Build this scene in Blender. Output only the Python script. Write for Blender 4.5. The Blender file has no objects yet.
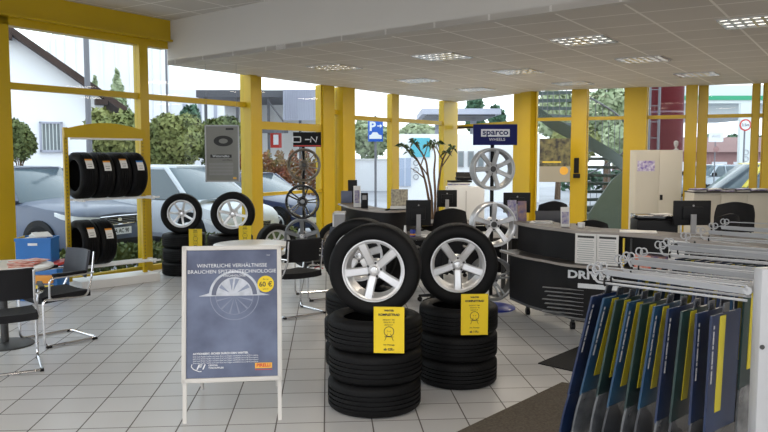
import bpy, bmesh, math, random
from mathutils import Vector, Matrix
random.seed(7)
PI = math.pi
C = bpy.context.scene.collection
# ------------------------------------------------------------------ camera geometry (measured)
F = 750.0; PITCH = math.atan(60/750); EYE = 1.75
def ray(px, py):
    u = (px-384)/F; v = (216-py)/F
    return Vector((u, math.cos(PITCH)+v*math.sin(PITCH), -math.sin(PITCH)+v*math.cos(PITCH)))
def G(px, py, z):
    d = ray(px, py); t = (z-EYE)/d.z
    return Vector((d.x*t, d.y*t, z))
def D(px, py, Y):
    d = ray(px, py); t = Y/d.y
    return Vector((d.x*t, Y, EYE+d.z*t))
# ------------------------------------------------------------------ materials
MATS = {}
def mat(name, col=(.8,.8,.8), rough=.5, metal=0, spec=.5, bump=0, bscale=40, emit=0, alpha=1, var=0, vscale=5, col2=None, coat=0, trans=0):
    if name in MATS: return MATS[name]
    m = bpy.data.materials.new(name); m.use_nodes = True
    nt = m.node_tree; b = nt.nodes['Principled BSDF']
    b.inputs['Base Color'].default_value = (*col, 1)
    b.inputs['Roughness'].default_value = rough
    b.inputs['Metallic'].default_value = metal
    b.inputs['Specular IOR Level'].default_value = spec
    b.inputs['Coat Weight'].default_value = coat
    if emit:
        b.inputs['Emission Color'].default_value = (*col, 1); b.inputs['Emission Strength'].default_value = emit
    tc = nt.nodes.new('ShaderNodeTexCoord')
    if var or col2:
        n = nt.nodes.new('ShaderNodeTexNoise'); n.inputs['Scale'].default_value = vscale; n.inputs['Detail'].default_value = 4
        nt.links.new(tc.outputs['Object'], n.inputs['Vector'])
        r = nt.nodes.new('ShaderNodeValToRGB'); r.color_ramp.elements[0].position = .35; r.color_ramp.elements[1].position = .65
        c2 = col2 or tuple(max(0, c*(1-var)) for c in col)
        r.color_ramp.elements[0].color = (*c2, 1); r.color_ramp.elements[1].color = (*col, 1)
        nt.links.new(n.outputs['Fac'], r.inputs['Fac']); nt.links.new(r.outputs['Color'], b.inputs['Base Color'])
    if bump:
        n = nt.nodes.new('ShaderNodeTexNoise'); n.inputs['Scale'].default_value = bscale
        nt.links.new(tc.outputs['Object'], n.inputs['Vector'])
        bp = nt.nodes.new('ShaderNodeBump'); bp.inputs['Strength'].default_value = bump; bp.inputs['Distance'].default_value = .01
        nt.links.new(n.outputs['Fac'], bp.inputs['Height']); nt.links.new(bp.outputs['Normal'], b.inputs['Normal'])
    MATS[name] = m
    return m
def M(n): return MATS[n]
def glassmat(name, tint, refl=.06, rough=0.02, opaque=0.0, ocol=(.5,.55,.6)):
    m = bpy.data.materials.new(name); m.use_nodes = True; nt = m.node_tree
    for n in list(nt.nodes): nt.nodes.remove(n)
    out = nt.nodes.new('ShaderNodeOutputMaterial')
    t = nt.nodes.new('ShaderNodeBsdfTransparent'); t.inputs['Color'].default_value = (*tint, 1)
    g = nt.nodes.new('ShaderNodeBsdfGlossy'); g.inputs['Roughness'].default_value = rough
    f = nt.nodes.new('ShaderNodeFresnel'); f.inputs['IOR'].default_value = 1.22
    mx = nt.nodes.new('ShaderNodeMixShader')
    ge = nt.nodes.new('ShaderNodeNewGeometry'); inv = nt.nodes.new('ShaderNodeMath'); inv.operation = 'SUBTRACT'; inv.inputs[0].default_value = 1; nt.links.new(ge.outputs['Backfacing'], inv.inputs[1])
    mu = nt.nodes.new('ShaderNodeMath'); mu.operation = 'MULTIPLY'; nt.links.new(inv.outputs[0], mu.inputs[0]); nt.links.new(f.outputs['Fac'], mu.inputs[1])
    nt.links.new(mu.outputs[0], mx.inputs['Fac'])
    nt.links.new(t.outputs[0], mx.inputs[1]); nt.links.new(g.outputs[0], mx.inputs[2])
    last = mx
    if opaque:
        d = nt.nodes.new('ShaderNodeBsdfDiffuse'); d.inputs['Color'].default_value = (*ocol, 1)
        m2 = nt.nodes.new('ShaderNodeMixShader'); m2.inputs['Fac'].default_value = opaque
        nt.links.new(mx.outputs[0], m2.inputs[1]); nt.links.new(d.outputs[0], m2.inputs[2]); last = m2
    nt.links.new(last.outputs[0], out.inputs['Surface'])
    MATS[name] = m
def gridmat(name, tile, line, size, lw, rough, rotdeg, offs, var=.05, lrough=.6, spec=.5, sizey=None, linestrength=1.0):
    """tiles of size x sizey with joints lw wide, in object coordinates turned by rotdeg about offs"""
    m = bpy.data.materials.new(name); m.use_nodes = True; nt = m.node_tree; N = nt.nodes; L = nt.links
    b = N['Principled BSDF']; b.inputs['Specular IOR Level'].default_value = spec
    tc = N.new('ShaderNodeTexCoord')
    mp = N.new('ShaderNodeMapping'); mp.vector_type = 'TEXTURE'
    mp.inputs['Location'].default_value = (offs[0], offs[1], 0); mp.inputs['Rotation'].default_value = (0, 0, math.radians(rotdeg))
    L.new(tc.outputs['Object'], mp.inputs['Vector'])
    sx = N.new('ShaderNodeSeparateXYZ'); L.new(mp.outputs[0], sx.inputs[0])
    def math_(op, a, b_=None):
        n = N.new('ShaderNodeMath'); n.operation = op
        for i, v in enumerate((a, b_)):
            if v is None: continue
            if isinstance(v, (int, float)): n.inputs[i].default_value = v
            else: L.new(v, n.inputs[i])
        return n.outputs[0]
    res = []; ids = []
    for o, s in ((sx.outputs['X'], size), (sx.outputs['Y'], sizey or size)):
        q = math_('DIVIDE', o, s); fr = math_('FRACT', q)
        d = math_('MINIMUM', fr, math_('SUBTRACT', 1.0, fr))
        res.append(math_('LESS_THAN', d, lw/s/2)); ids.append(math_('FLOOR', q))
    mask = math_('MAXIMUM', res[0], res[1])
    cb = N.new('ShaderNodeCombineXYZ'); L.new(ids[0], cb.inputs[0]); L.new(ids[1], cb.inputs[1])
    wn = N.new('ShaderNodeTexWhiteNoise'); wn.noise_dimensions = '2D'; L.new(cb.outputs[0], wn.inputs['Vector'])
    nz = N.new('ShaderNodeTexNoise'); nz.inputs['Scale'].default_value = 2.5; L.new(tc.outputs['Object'], nz.inputs['Vector'])
    sc = math_('ADD', math_('MULTIPLY', wn.outputs['Value'], var), math_('MULTIPLY', nz.outputs['Fac'], var))
    sc = math_('ADD', math_('MULTIPLY', sc, -1), 1.0)
    vm = N.new('ShaderNodeVectorMath'); vm.operation = 'SCALE'; vm.inputs[0].default_value = tile; L.new(sc, vm.inputs['Scale'])
    mix = N.new('ShaderNodeMix'); mix.data_type = 'RGBA'
    L.new(math_('MULTIPLY', mask, linestrength), mix.inputs['Factor']); L.new(vm.outputs[0], mix.inputs['A']); mix.inputs['B'].default_value = (*line, 1)
    L.new(mix.outputs['Result'], b.inputs['Base Color'])
    r = math_('ADD', math_('MULTIPLY', mask, lrough-rough), rough)
    r2 = math_('ADD', r, math_('MULTIPLY', nz.outputs['Fac'], .08)); L.new(r2, b.inputs['Roughness'])
    bp = N.new('ShaderNodeBump'); bp.inputs['Strength'].default_value = .25; bp.inputs['Distance'].default_value = .003; bp.invert = True
    L.new(mask, bp.inputs['Height']); L.new(bp.outputs['Normal'], b.inputs['Normal'])
    MATS[name] = m
gridmat('floor_tiles', (.60,.60,.61), (.10,.09,.085), .3145, .009, .30, 4.3, (G(324.4,422.3,0).x, G(324.4,422.3,0).y), .07)
CEILROT = -33.1
_lp = G(442,56,3.15)
gridmat('ceiling_tiles', (.60,.55,.485), (.84,.80,.74), .70, .026, .6, CEILROT, (_lp.x+.35*(math.cos(math.radians(33.1))+math.sin(math.radians(33.1))), _lp.y+.35*(math.cos(math.radians(33.1))-math.sin(math.radians(33.1)))), .05)
mat('yellow_paint', (.56,.37,.004), .38, var=.06, vscale=1.5)
mat('soffit_paint', (.58,.545,.49), .7, var=.03, vscale=1)
mat('wall_paint', (.66,.64,.6), .8, var=.05, vscale=1)
glassmat('window_glass', (.93,.96,.96))
glassmat('door_glass', (.85,.88,.88))
mat('car_glass', (.06,.09,.11), .12, spec=.6)
def rubber():
    m = mat('tyre_rubber', (.0055,.0055,.006), .6, spec=.16)
    nt = m.node_tree; b = nt.nodes['Principled BSDF']; N = nt.nodes; L = nt.links
    tc = [n for n in N if n.type == 'TEX_COORD'][0]
    s = N.new('ShaderNodeSeparateXYZ'); L.new(tc.outputs['Object'], s.inputs[0])
    def mm(op, a, b_=None):
        n = N.new('ShaderNodeMath'); n.operation = op
        for i, v in enumerate((a, b_)):
            if v is None: continue
            if isinstance(v, (int, float)): n.inputs[i].default_value = v
            else: L.new(v, n.inputs[i])
        return n.outputs[0]
    ang = mm('ARCTAN2', s.outputs['X'], s.outputs['Z'])
    w = mm('SINE', mm('ADD', mm('MULTIPLY', ang, 64), mm('MULTIPLY', mm('ABSOLUTE', s.outputs['Y']), 150)))
    r = mm('SQRT', mm('ADD', mm('MULTIPLY', s.outputs['X'], s.outputs['X']), mm('MULTIPLY', s.outputs['Z'], s.outputs['Z'])))
    w = mm('MULTIPLY', mm('GREATER_THAN', w, .3), mm('GREATER_THAN', r, .300))
    bp = N.new('ShaderNodeBump'); bp.inputs['Strength'].default_value = .8; bp.inputs['Distance'].default_value = .008
    L.new(w, bp.inputs['Height']); L.new(bp.outputs['Normal'], b.inputs['Normal'])
rubber()
mat('silver_alloy', (.66,.66,.67), .32, metal=.55)
mat('grey_pale', (.45,.46,.46), .4, metal=.2)
mat('polished_alloy', (.8,.8,.8), .2, metal=.8)
mat('grey_alloy', (.25,.26,.27), .35, metal=.7)
mat('black_alloy', (.012,.012,.014), .25, coat=.5)
mat('bronze_alloy', (.16,.135,.105), .35, metal=.6)
mat('dark_steel', (.06,.06,.06), .5, metal=.5)
mat('black_plastic', (.006,.006,.007), .5, spec=.25, bump=.05, bscale=200)
mat('black_gloss', (.008,.008,.01), .15, coat=.4)
mat('black_fabric', (.006,.006,.008), .9, bump=.2, bscale=300)
mat('mesh_fabric', (.045,.05,.065), .6, bump=.2, bscale=400)
mat('chrome', (.75,.75,.77), .12, metal=1)
mat('white_paint', (.78,.78,.77), .4, var=.02, vscale=3)
mat('white_laminate', (.82,.81,.79), .28, var=.02, vscale=3)
mat('rack_white', (.40,.41,.43), .35)
mat('board_frame', (.62,.60,.57), .4, var=.03, vscale=4)
mat('paper', (.75,.74,.72), .7, var=.02)
mat('card_yellow', (.80,.58,.01), .6, var=.03)
mat('ink', (.03,.03,.03), .7)
mat('ink_grey', (.35,.35,.36), .7)
mat('ink_white', (.75,.77,.8), .6)
mat('poster_blue', (.045,.058,.12), .35, col2=(.13,.16,.26), vscale=3.2)
mat('poster_dark', (.045,.055,.11), .3, coat=.5)
mat('poster_pale', (.50,.53,.60), .3, var=.25, vscale=20, coat=.5)
mat('poster_ring', (.17,.20,.29), .3, coat=.5)
mat('logo_orange', (.80,.42,.04), .4)
mat('sign_navy', (.008,.012,.10), .6, spec=.2)
mat('sign_black', (.006,.006,.007), .6, spec=.2)
mat('red_paint', (.55,.03,.02), .45)
mat('red_print', (.60,.07,.04), .55, col2=(.75,.5,.4), vscale=14)
mat('crate_blue', (.015,.16,.50), .4, var=.04)
mat('orange_plastic', (.75,.30,.03), .4)
mat('crate_yellow', (.75,.55,.05), .4)
mat('base_blue', (.01,.03,.30), .3)
mat('mat_brown', (.085,.068,.052), .95, col2=(.13,.11,.085), vscale=60, bump=.6, bscale=150)
mat('mat_black', (.008,.008,.009), .9, bump=.5, bscale=150)
mat('counter_black', (.007,.006,.007), .6, spec=.3)
mat('counter_edge', (.34,.30,.27), .25, spec=.6)
mat('counter_top', (.05,.043,.04), .5)
mat('cabinet_beige', (.52,.49,.42), .5, var=.03, vscale=2)
mat('seam', (.10,.09,.08), .6)
mat('mesh_steel', (.14,.14,.14), .4, metal=.6)
mat('bark', (.16,.10,.06), .85, bump=.5, bscale=30, col2=(.09,.055,.035), vscale=12)
mat('leaf_indoor', (.06,.13,.05), .5, col2=(.15,.22,.11), vscale=10)
mat('pot', (.04,.04,.045), .4)
mat('leaf_a', (.14,.17,.055), .8, col2=(.07,.10,.03), vscale=1.2)
mat('leaf_b', (.26,.27,.09), .8, col2=(.14,.17,.05), vscale=1.5)
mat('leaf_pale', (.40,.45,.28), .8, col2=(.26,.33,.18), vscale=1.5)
mat('leaf_red', (.25,.07,.04), .8, col2=(.17,.15,.05), vscale=2)
mat('leaf_fir', (.05,.12,.07), .8, col2=(.09,.17,.10), vscale=1.2)
mat('asphalt', (.30,.30,.33), .55, col2=(.40,.40,.44), vscale=.4, bump=.1)
mat('car_greyblue', (.085,.105,.16), .38, coat=.25)
mat('car_white', (.52,.55,.60), .35, coat=.2)
mat('car_navy', (.010,.02,.075), .35, coat=.25)
mat('car_silver', (.35,.40,.45), .3, metal=.4, coat=.8)
mat('car_yellow', (.72,.60,.05), .3, coat=.8)
mat('lamp_glass', (.72,.74,.76), .1, coat=1)
mat('house_white', (.90,.90,.92), .9, var=.02, vscale=.4)
mat('roof_brown', (.055,.032,.026), .8, bump=.5, bscale=6, var=.3, vscale=3)
mat('tank_pale', (.80,.80,.81), .8, var=.08, vscale=.25)
mat('shed_dark', (.09,.09,.105), .6)
mat('shed_panel', (.42,.43,.52), .6, var=.12, vscale=.8)
mat('shed_pale', (.74,.73,.72), .7, var=.08, vscale=.5)
mat('post_grey', (.16,.16,.18), .5)
mat('teal', (.06,.42,.52), .5)
mat('door_bluegrey', (.36,.42,.55), .5)
mat('window_dim', (.22,.25,.27), .2, spec=.8)
mat('stair_grey', (.07,.095,.09), .5, metal=.2)
mat('stair_panel', (.13,.17,.15), .5, var=.1)
mat('col_red', (.10,.008,.012), .6, spec=.2)
mat('canopy_green', (.03,.34,.17), .4)
mat('canopy_white', (.66,.70,.70), .5)
mat('brick_pink', (.36,.20,.19), .8, var=.15, vscale=1)
mat('roof_pink', (.26,.15,.14), .8, var=.15, vscale=1)
mat('sign_blue', (.01,.10,.50), .4)
mat('packet_blue', (.008,.035,.085), .3, col2=(.012,.06,.11), vscale=5)
mat('packet_navy', (.006,.014,.05), .35, col2=(.008,.025,.075), vscale=5)
mat('packet_green', (.012,.035,.032), .3, col2=(.008,.018,.022), vscale=5)
mat('packet_yellow', (.50,.42,.02), .4)
mat('packet_grey', (.16,.17,.18), .25, col2=(.05,.055,.065), vscale=7, coat=.5)
mat('clear_plastic_dark', (.018,.02,.026), .2, col2=(.05,.055,.065), vscale=9, coat=.6)
mat('picture_people', (.35,.20,.13), .4, col2=(.10,.08,.20), vscale=14)
mat('picture_mag', (.45,.42,.45), .4, col2=(.14,.12,.30), vscale=25)
mat('picture_cream', (.55,.50,.36), .5, col2=(.22,.20,.18), vscale=30)
mat('picture_dark', (.20,.18,.07), .4, col2=(.02,.02,.02), vscale=9)
mat('poster_grey', (.21,.21,.19), .5, var=.1, vscale=3)
mat('poster_cream', (.36,.33,.26), .6)
mat('picture_purple', (.18,.12,.40), .4, col2=(.65,.62,.7), vscale=18)
mat('can_blue', (.03,.05,.30), .3)
mat('lamp_emit', (1,.97,.90), .5, emit=2.5)
mat('ceiling_plain', (.60,.55,.485), .6)
mat('louvre', (.55,.55,.54), .25, metal=.6)
mat('lamp_dark', (.10,.10,.10), .5)
mat('plate_white', (.75,.76,.8), .4)
# ------------------------------------------------------------------ mesh builder
class MB:
    def __init__(s): s.bm = bmesh.new(); s.mats = []; s.smooth = set()
    def mi(s, m):
        if m not in s.mats: s.mats.append(m)
        return s.mats.index(m)
    def _f(s, vs, mi, sm=False):
        try: f = s.bm.faces.new(vs)
        except ValueError: return
        f.material_index = mi; f.smooth = sm
    def box(s, m, c, size, rz=0, rx=0, ry=0, bev=0, T=None):
        mt = Matrix.Translation(c) @ Matrix.Rotation(rz,4,'Z') @ Matrix.Rotation(rx,4,'X') @ Matrix.Rotation(ry,4,'Y')
        if T is not None: mt = T @ mt
        t = bmesh.new()
        bmesh.ops.create_cube(t, size=1)
        for v in t.verts: v.co = Vector((v.co.x*size[0], v.co.y*size[1], v.co.z*size[2]))
        if bev: bmesh.ops.bevel(t, geom=t.edges[:], offset=bev, segments=2, affect='EDGES', profile=.6)
        s._merge(t, mt, m)
        return s
    def _merge(s, t, mt, m, smooth=False):
        k = s.mi(m); mp = {}
        for v in t.verts: mp[v] = s.bm.verts.new(mt @ v.co)
        for f in t.faces: s._f([mp[v] for v in f.verts], k, smooth)
        t.free()
    def prism(s, m, poly, h0, h1, T=None, axis='Z'):
        """polygon (a,b) extruded along an axis from h0 to h1"""
        k = s.mi(m)
        def P(a, b, h):
            v = {'Z': Vector((a,b,h)), 'Y': Vector((a,h,b)), 'X': Vector((h,a,b))}[axis]
            return T @ v if T is not None else v
        lo = [s.bm.verts.new(P(a,b,h0)) for a,b in poly]; hi = [s.bm.verts.new(P(a,b,h1)) for a,b in poly]
        n = len(poly)
        s._f(lo[::-1], k); s._f(hi, k)
        for i in range(n): s._f([lo[i], lo[(i+1)%n], hi[(i+1)%n], hi[i]], k)
        return s
    def lathe(s, m, prof, n=32, T=None, axis='Z', closed=False, smooth=True):
        """prof: list of (r, h[, mat])"""
        k = s.mi(m); T = T or Matrix()
        rings = []
        for p in prof:
            r, h = p[0], p[1]; ring = []
            for i in range(n):
                a = 2*PI*i/n; x, y = r*math.cos(a), r*math.sin(a)
                v = {'Z': Vector((x,y,h)), 'Y': Vector((x,h,-y)) , 'X': Vector((h,x,y))}[axis]
                ring.append(s.bm.verts.new(T @ v))
            rings.append(ring)
        pr = list(zip(rings, rings[1:]))
        if closed: pr.append((rings[-1], rings[0]))
        for a, b in pr:
            for i in range(n): s._f([a[i], a[(i+1)%n], b[(i+1)%n], b[i]], k, smooth)
        if not closed:
            s._f(rings[0][::-1], k); s._f(rings[-1], k)
        return s
    def cyl(s, m, a, b, r, r2=None, n=12, smooth=True):
        a = Vector(a); b = Vector(b); d = b-a; L = d.length
        if L < 1e-6: return s
        T = Matrix.Translation(a) @ d.to_track_quat('Z','Y').to_matrix().to_4x4()
        return s.lathe(m, [(r,0),(r if r2 is None else r2, L)], n, T, smooth=smooth)
    def tube(s, m, pts, r, n=8, rad=.03, radii=None, closed=False):
        pts = [Vector(p) for p in pts]
        if rad and len(pts) > 2:
            out = [pts[0]]
            for i in range(1, len(pts)-1):
                p, q, w = pts[i-1], pts[i], pts[i+1]
                d1 = (p-q); d2 = (w-q); k = min(rad, d1.length*.45, d2.length*.45)
                a = q+d1.normalized()*k; b = q+d2.normalized()*k
                for j in range(5):
                    t = j/4; out.append(a*(1-t)**2 + q*2*t*(1-t) + b*t*t)
            out.append(pts[-1]); pts = out; radii = None
        k = s.mi(m); rings = []
        up = None
        for i, p in enumerate(pts):
            if closed: d = pts[(i+1)%len(pts)]-pts[i-1]
            else: d = pts[min(i+1, len(pts)-1)]-pts[max(i-1, 0)]
            d.normalize()
            if up is None:
                up = Vector((0,0,1)) if abs(d.z) < .9 else Vector((1,0,0))
            sd = d.cross(up).normalized(); up = sd.cross(d).normalized()
            rr = radii[i] if radii else r
            rings.append([s.bm.verts.new(p + sd*math.cos(2*PI*j/n)*rr + up*math.sin(2*PI*j/n)*rr) for j in range(n)])
        pr = list(zip(rings, rings[1:]))
        if closed: pr.append((rings[-1], rings[0]))
        for a, b in pr:
            for j in range(n): s._f([a[j], a[(j+1)%n], b[(j+1)%n], b[j]], k, True)
        if not closed:
            s._f(rings[0][::-1], k); s._f(rings[-1], k)
        return s
    def quad(s, m, *p):
        s._f([s.bm.verts.new(Vector(q)) for q in p], s.mi(m)); return s
    def grid(s, m, fn, nu, nv, th=0, smooth=True):
        """surface fn(u,v)->Vector with thickness th along its normal"""
        k = s.mi(m); top = [[Vector(fn(i/nu, j/nv)) for j in range(nv+1)] for i in range(nu+1)]
        def nrm(i, j):
            a = top[min(i+1,nu)][j]-top[max(i-1,0)][j]; b = top[i][min(j+1,nv)]-top[i][max(j-1,0)]
            return a.cross(b).normalized()
        A = [[s.bm.verts.new(top[i][j]) for j in range(nv+1)] for i in range(nu+1)]
        for i in range(nu):
            for j in range(nv): s._f([A[i][j],A[i+1][j],A[i+1][j+1],A[i][j+1]], k, smooth)
        if th:
            B = [[s.bm.verts.new(top[i][j]-nrm(i,j)*th) for j in range(nv+1)] for i in range(nu+1)]
            for i in range(nu):
                for j in range(nv): s._f([B[i][j+1],B[i+1][j+1],B[i+1][j],B[i][j]], k, smooth)
            ed = [(i,0) for i in range(nu+1)]+[(nu,j) for j in range(1,nv+1)]+[(i,nv) for i in range(nu-1,-1,-1)]+[(0,j) for j in range(nv-1,0,-1)]
            for p, q in zip(ed, ed[1:]+ed[:1]):
                s._f([A[q[0]][q[1]],A[p[0]][p[1]],B[p[0]][p[1]],B[q[0]][q[1]]], k)
        return s
    def mesh(s, name):
        bmesh.ops.recalc_face_normals(s.bm, faces=s.bm.faces[:])
        me = bpy.data.meshes.new(name); s.bm.to_mesh(me); s.bm.free()
        for m in s.mats: me.materials.append(MATS[m])
        try: me.set_sharp_from_angle(angle=math.radians(38))
        except Exception: pass
        return me
    def build(s, name, parent=None, label=None):
        o = bpy.data.objects.new(name, s.mesh(name)); C.objects.link(o)
        if parent: o.parent = parent
        if label: o['label'] = label
        return o
def tag(o, label=None, cat=None, group=None, kind=None):
    if label: o['label'] = label
    if cat: o['category'] = cat
    if group: o['group'] = group
    if kind: o['kind'] = kind
    return o
def root(name, label, cat, loc=(0,0,0), rz=0, group=None):
    o = bpy.data.objects.new(name, None); C.objects.link(o); o.empty_display_size = .1
    o.location = loc; o.rotation_euler = (0,0,rz)
    return tag(o, label, cat, group)
def single(name, mb, label, cat, group=None, loc=None, rz=0, rot=None):
    o = mb.build(name); tag(o, label, cat, group)
    if loc is not None: o.location = loc
    o.rotation_euler = rot if rot else (0,0,rz)
    return o
def struct(name, mb, parent=None):
    o = mb.build(name, parent)
    if not parent: o['kind'] = 'structure'
    return o
def copy_tree(o, parent=None):
    c = o.copy(); C.objects.link(c)
    if parent: c.parent = parent
    for ch in list(o.children): copy_tree(ch, c)
    return c
def place(o, loc, rz=0, label=None, group=None, rot=None):
    o.location = loc; o.rotation_euler = rot if rot else (0,0,rz)
    if label: o['label'] = label
    if group: o['group'] = group
    return o
def text(body, size, m, parent, loc, rot=(PI/2,0,0), name='lettering', ax='CENTER', ext=.0008, sx=1, bold=0, label=None, shear=0):
    cu = bpy.data.curves.new(name, 'FONT'); cu.body = body; cu.size = size; cu.align_x = ax; cu.align_y = 'CENTER'
    cu.extrude = ext; cu.offset = bold; cu.shear = shear; cu.resolution_u = 3
    cu.materials.append(MATS[m])
    t = bpy.data.objects.new(name, cu); me = bpy.data.meshes.new_from_object(t); bpy.data.objects.remove(t)
    if not me.materials: me.materials.append(MATS[m])
    o = bpy.data.objects.new(name, me); C.objects.link(o); o.parent = parent; o.location = loc; o.rotation_euler = rot; o.scale = (sx,1,1)
    if label: o['label'] = label
    return o
# ------------------------------------------------------------------ the room
LC, UC = 3.15, 3.81            # lower and upper ceiling
dA = Vector((.545,.838,0)).normalized(); pA = G(167.5,65,LC); pA.z = 0
_q = G(444,100.7,LC); _q.z = 0; dA = (_q-pA).normalized(); nA = Vector((dA.y,-dA.x,0))   # nA points indoors
def onA(px):
    d = ray(px,156); d.z = 0; # solve pA + s dA = t d
    s = (d.x*pA.y - d.y*pA.x)/(d.y*dA.x - d.x*dA.y)
    return pA + dA*s
corner = onA(455)
cB = G(540,91,LC); cB.z = 0
cC = G(686,86,LC); cC.z = 0
cD = cC + (cC-cB).normalized()*3.2
farA = pA - dA*9.5
def onSeg(px, a, b):
    d = ray(px,156); e = (b-a)
    s = (d.x*a.y - d.y*a.x)/(d.y*e.x - d.x*e.y)
    return a + e*s
# floor
room = [farA, pA, corner, cB, cC, cD, Vector((cD.x,-3,0)), Vector((farA.x,-3,0))]
mb = MB(); mb.prism('floor_tiles', [(p.x,p.y) for p in room], -.1, 0); struct('floor', mb)
# soffit
sA = pA.copy(); s1 = G(576,8,LC); s1.z = 0; dS = (s1-sA).normalized(); sE = sA + dS*((cD.x-sA.x)/dS.x)
mb = MB(); mb.prism('ceiling_tiles', [(p.x,p.y) for p in (sA, corner, cB, cC, cD, sE)], LC, LC+.06); struct('ceiling', mb)
mb = MB(); mb.prism('ceiling_tiles', [(p.x,p.y) for p in (farA, sA, sE, Vector((sE.x,-3,0)), Vector((farA.x,-3,0)))], UC, UC+.06); struct('ceiling', mb)
nS = Vector((-dS.y, dS.x, 0)); 
if nS.y < 0: nS = -nS
mb = MB(); mb.prism('soffit_paint', [(p.x,p.y) for p in (sA, sE, sE+nS*.12, sA+nS*.12)], LC-.003, UC); struct('wall_soffit', mb)
mb = MB(); mb.box('wall_paint', (cD.x+.1, (cD.y-3)/2, 1.9), (.2, cD.y+3, 3.9)); struct('wall_right', mb)
# yellow facade
def along(a, b, m, z0, z1, th, name, off=0, nrm=None):
    a = Vector(a); b = Vector(b); e = (b-a).normalized(); n = Vector((e.y,-e.x,0)) if nrm is None else nrm
    mb = MB(); A = a+n*off; B = b+n*off
    mb.prism(m, [(p.x,p.y) for p in (A,B,B-n*th,A-n*th)], z0, z1)
    return mb
tn = [0]
def trim(mb):
    tn[0] += 1; return struct('trim_%d' % tn[0], mb)
trim(along(farA, sA, 'yellow_paint', 3.50, UC, .22, '', off=.10))
trim(along(farA, sA, 'yellow_paint', 3.39, 3.50, .16, '', off=.02))
trim(along(farA, sA, 'yellow_paint', 3.485, 3.515, .1, '', off=.16))
def post(px0, px1, seg, z0, z1, th=.14, off=.03):
    f = onA if seg is None else (lambda p: onSeg(p, *seg))
    trim(along(f(px0), f(px1), 'yellow_paint', z0, z1, th, '', off=off))
segB = (corner, cB); segC = (cB, cC)
post(-14, 12.5, None, 0, UC-.3, .3, .02); post(140.5, 149, None, 0, 3.4)
post(246.5, 253, None, 0, 3.4, .25, .12); post(253.5, 261, None, 0, LC+.0, .2, .03)
post(322.5, 333.5, None, 0, LC, .2); post(338.5, 350.5, None, 0, LC, .22, .12)
post(391, 398, None, 0, LC); post(442.7, 456.5, None, 0, LC, .15)
post(514, 523.5, segB, 0, LC, .2); post(525, 535.5, segB, 0, LC, .2, .15)
post(571.5, 586.5, segC, 0, LC, .2, .10); post(624, 646, segC, 0, LC, .3, .12); post(685, 696, segC, 0, LC, .25, .2)
post(696.5, 705.5, segC, 0, LC, .2, .02); post(751, 757, segC, 0, LC, .15); post(762, 792, segC, 0, LC, .3, .1); post(880,892,segC,0,LC,.2)
wn = [0]
def window(a, b, rails, ztop, w=.055, glass='window_glass', edge=.03):
    wn[0] += 1
    r = root('window_%d' % wn[0], None, None); r['kind'] = 'structure'
    e = (b-a).normalized(); n = Vector((e.y,-e.x,0)); mb = MB()
    def bar(p, q, z0, z1, th=.09):
        mb.prism('yellow_paint', [(t.x,t.y) for t in (p,q,q-n*th,p-n*th)], z0, z1)
    bar(a, b, 0, .08)
    for z, h in rails: bar(a, b, z-h/2, z+h/2)
    if edge:
        bar(a, a+e*edge, .08, ztop); bar(b-e*edge, b, .08, ztop)
    mb.build('window_frame', r)
    g = MB(); g.prism(glass, [(t.x,t.y) for t in (a-n*.04,b-n*.04,b-n*.05,a-n*.05)], .08, ztop); g.build('glass_pane', r)
R1 = [(2.64,.085)]
window(farA, onA(-14), R1, 3.4, edge=0)
window(onA(12.5), onA(140.5), R1, 3.39, edge=0); window(onA(149), onA(246.5), R1, 3.39, edge=0)
window(onA(261), onA(322.5), [(2.30,.14),(1.06,.06)], LC, edge=.04)
window(onA(333.5), onA(338.5), R1, LC, edge=0)
window(onA(350.5), onA(391), [(2.56,.09)], LC, edge=0); window(onA(398), onA(442.7), [(2.58,.09)], LC, edge=0)
window(onSeg(457,*segB), onSeg(514,*segB), [(2.50,.10)], LC, edge=0)
for a, b in ((535.5,571.5),(586.5,624),(646,685),(705.5,751),(757,762)):
    window(onSeg(a,*segC), onSeg(b,*segC), [(2.54,.07)], LC, edge=.02)
window(onSeg(792,*segC), onSeg(880,*segC), [(2.54,.07)], LC, edge=.02)
# door handle plate on yellow door post
p = onSeg(576,*segC); 
mb = MB(); mb.box('black_plastic', (p.x-.02,p.y-.13,1.55), (.10,.03,.32)); mb.box('black_plastic', (p.x-.02,p.y-.16,1.33), (.14,.06,.09), bev=.01); trim(mb)
# ------------------------------------------------------------------ ceiling lights
LX = Vector((math.cos(math.radians(33.1)), -math.sin(math.radians(33.1)), 0)); 
def ceiling_light():
    r = root('ceiling_light', '', 'ceiling light')
    f = MB()
    for s in (-1,1):
        f.box('ceiling_plain', (s*.325,0,-.004), (.03,.68,.008)); f.box('ceiling_plain', (0,s*.325,-.004), (.62,.03,.008))
    f.build('frame', r)
    g = MB(); g.box('lamp_dark', (0,0,-.001), (.62,.62,.002)); g.build('housing', r)
    for k in (-.2,0,.2):
        t = MB(); t.box('lamp_emit', (0,k,-.004), (.60,.06,.004)); t.build('tube', r)
    l = MB()
    for i in range(7):
        t = -.31+.62*i/6
        l.box('louvre', (t,0,-.012), (.030,.62,.010)); l.box('louvre', (0,t,-.012), (.62,.022,.010))
    l.build('louvre_grille', r)
    return r
LP = [(335,67,'farthest left'),(442,56,''),(418,80,''),(584,40,''),(518,71,''),(643,59,''),(475,89,''),(697,74,''),(755,21,''),(573,83,'')]
LL = ['above the stacked black and bronze rim tower','above the dragon tree, nearest the bulkhead','above the dragon tree, farther from the bulkhead','close under the bulkhead, above the curved counter',
 'above the yellow window posts behind the blue sign','in front of the spiral stair window','deepest in the room above the far yellow corner post','above the beige steel cabinet end of the room',
 'above the packet hooks, nearest the camera','close to the window head at the spiral stair']
cl = ceiling_light()
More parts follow.
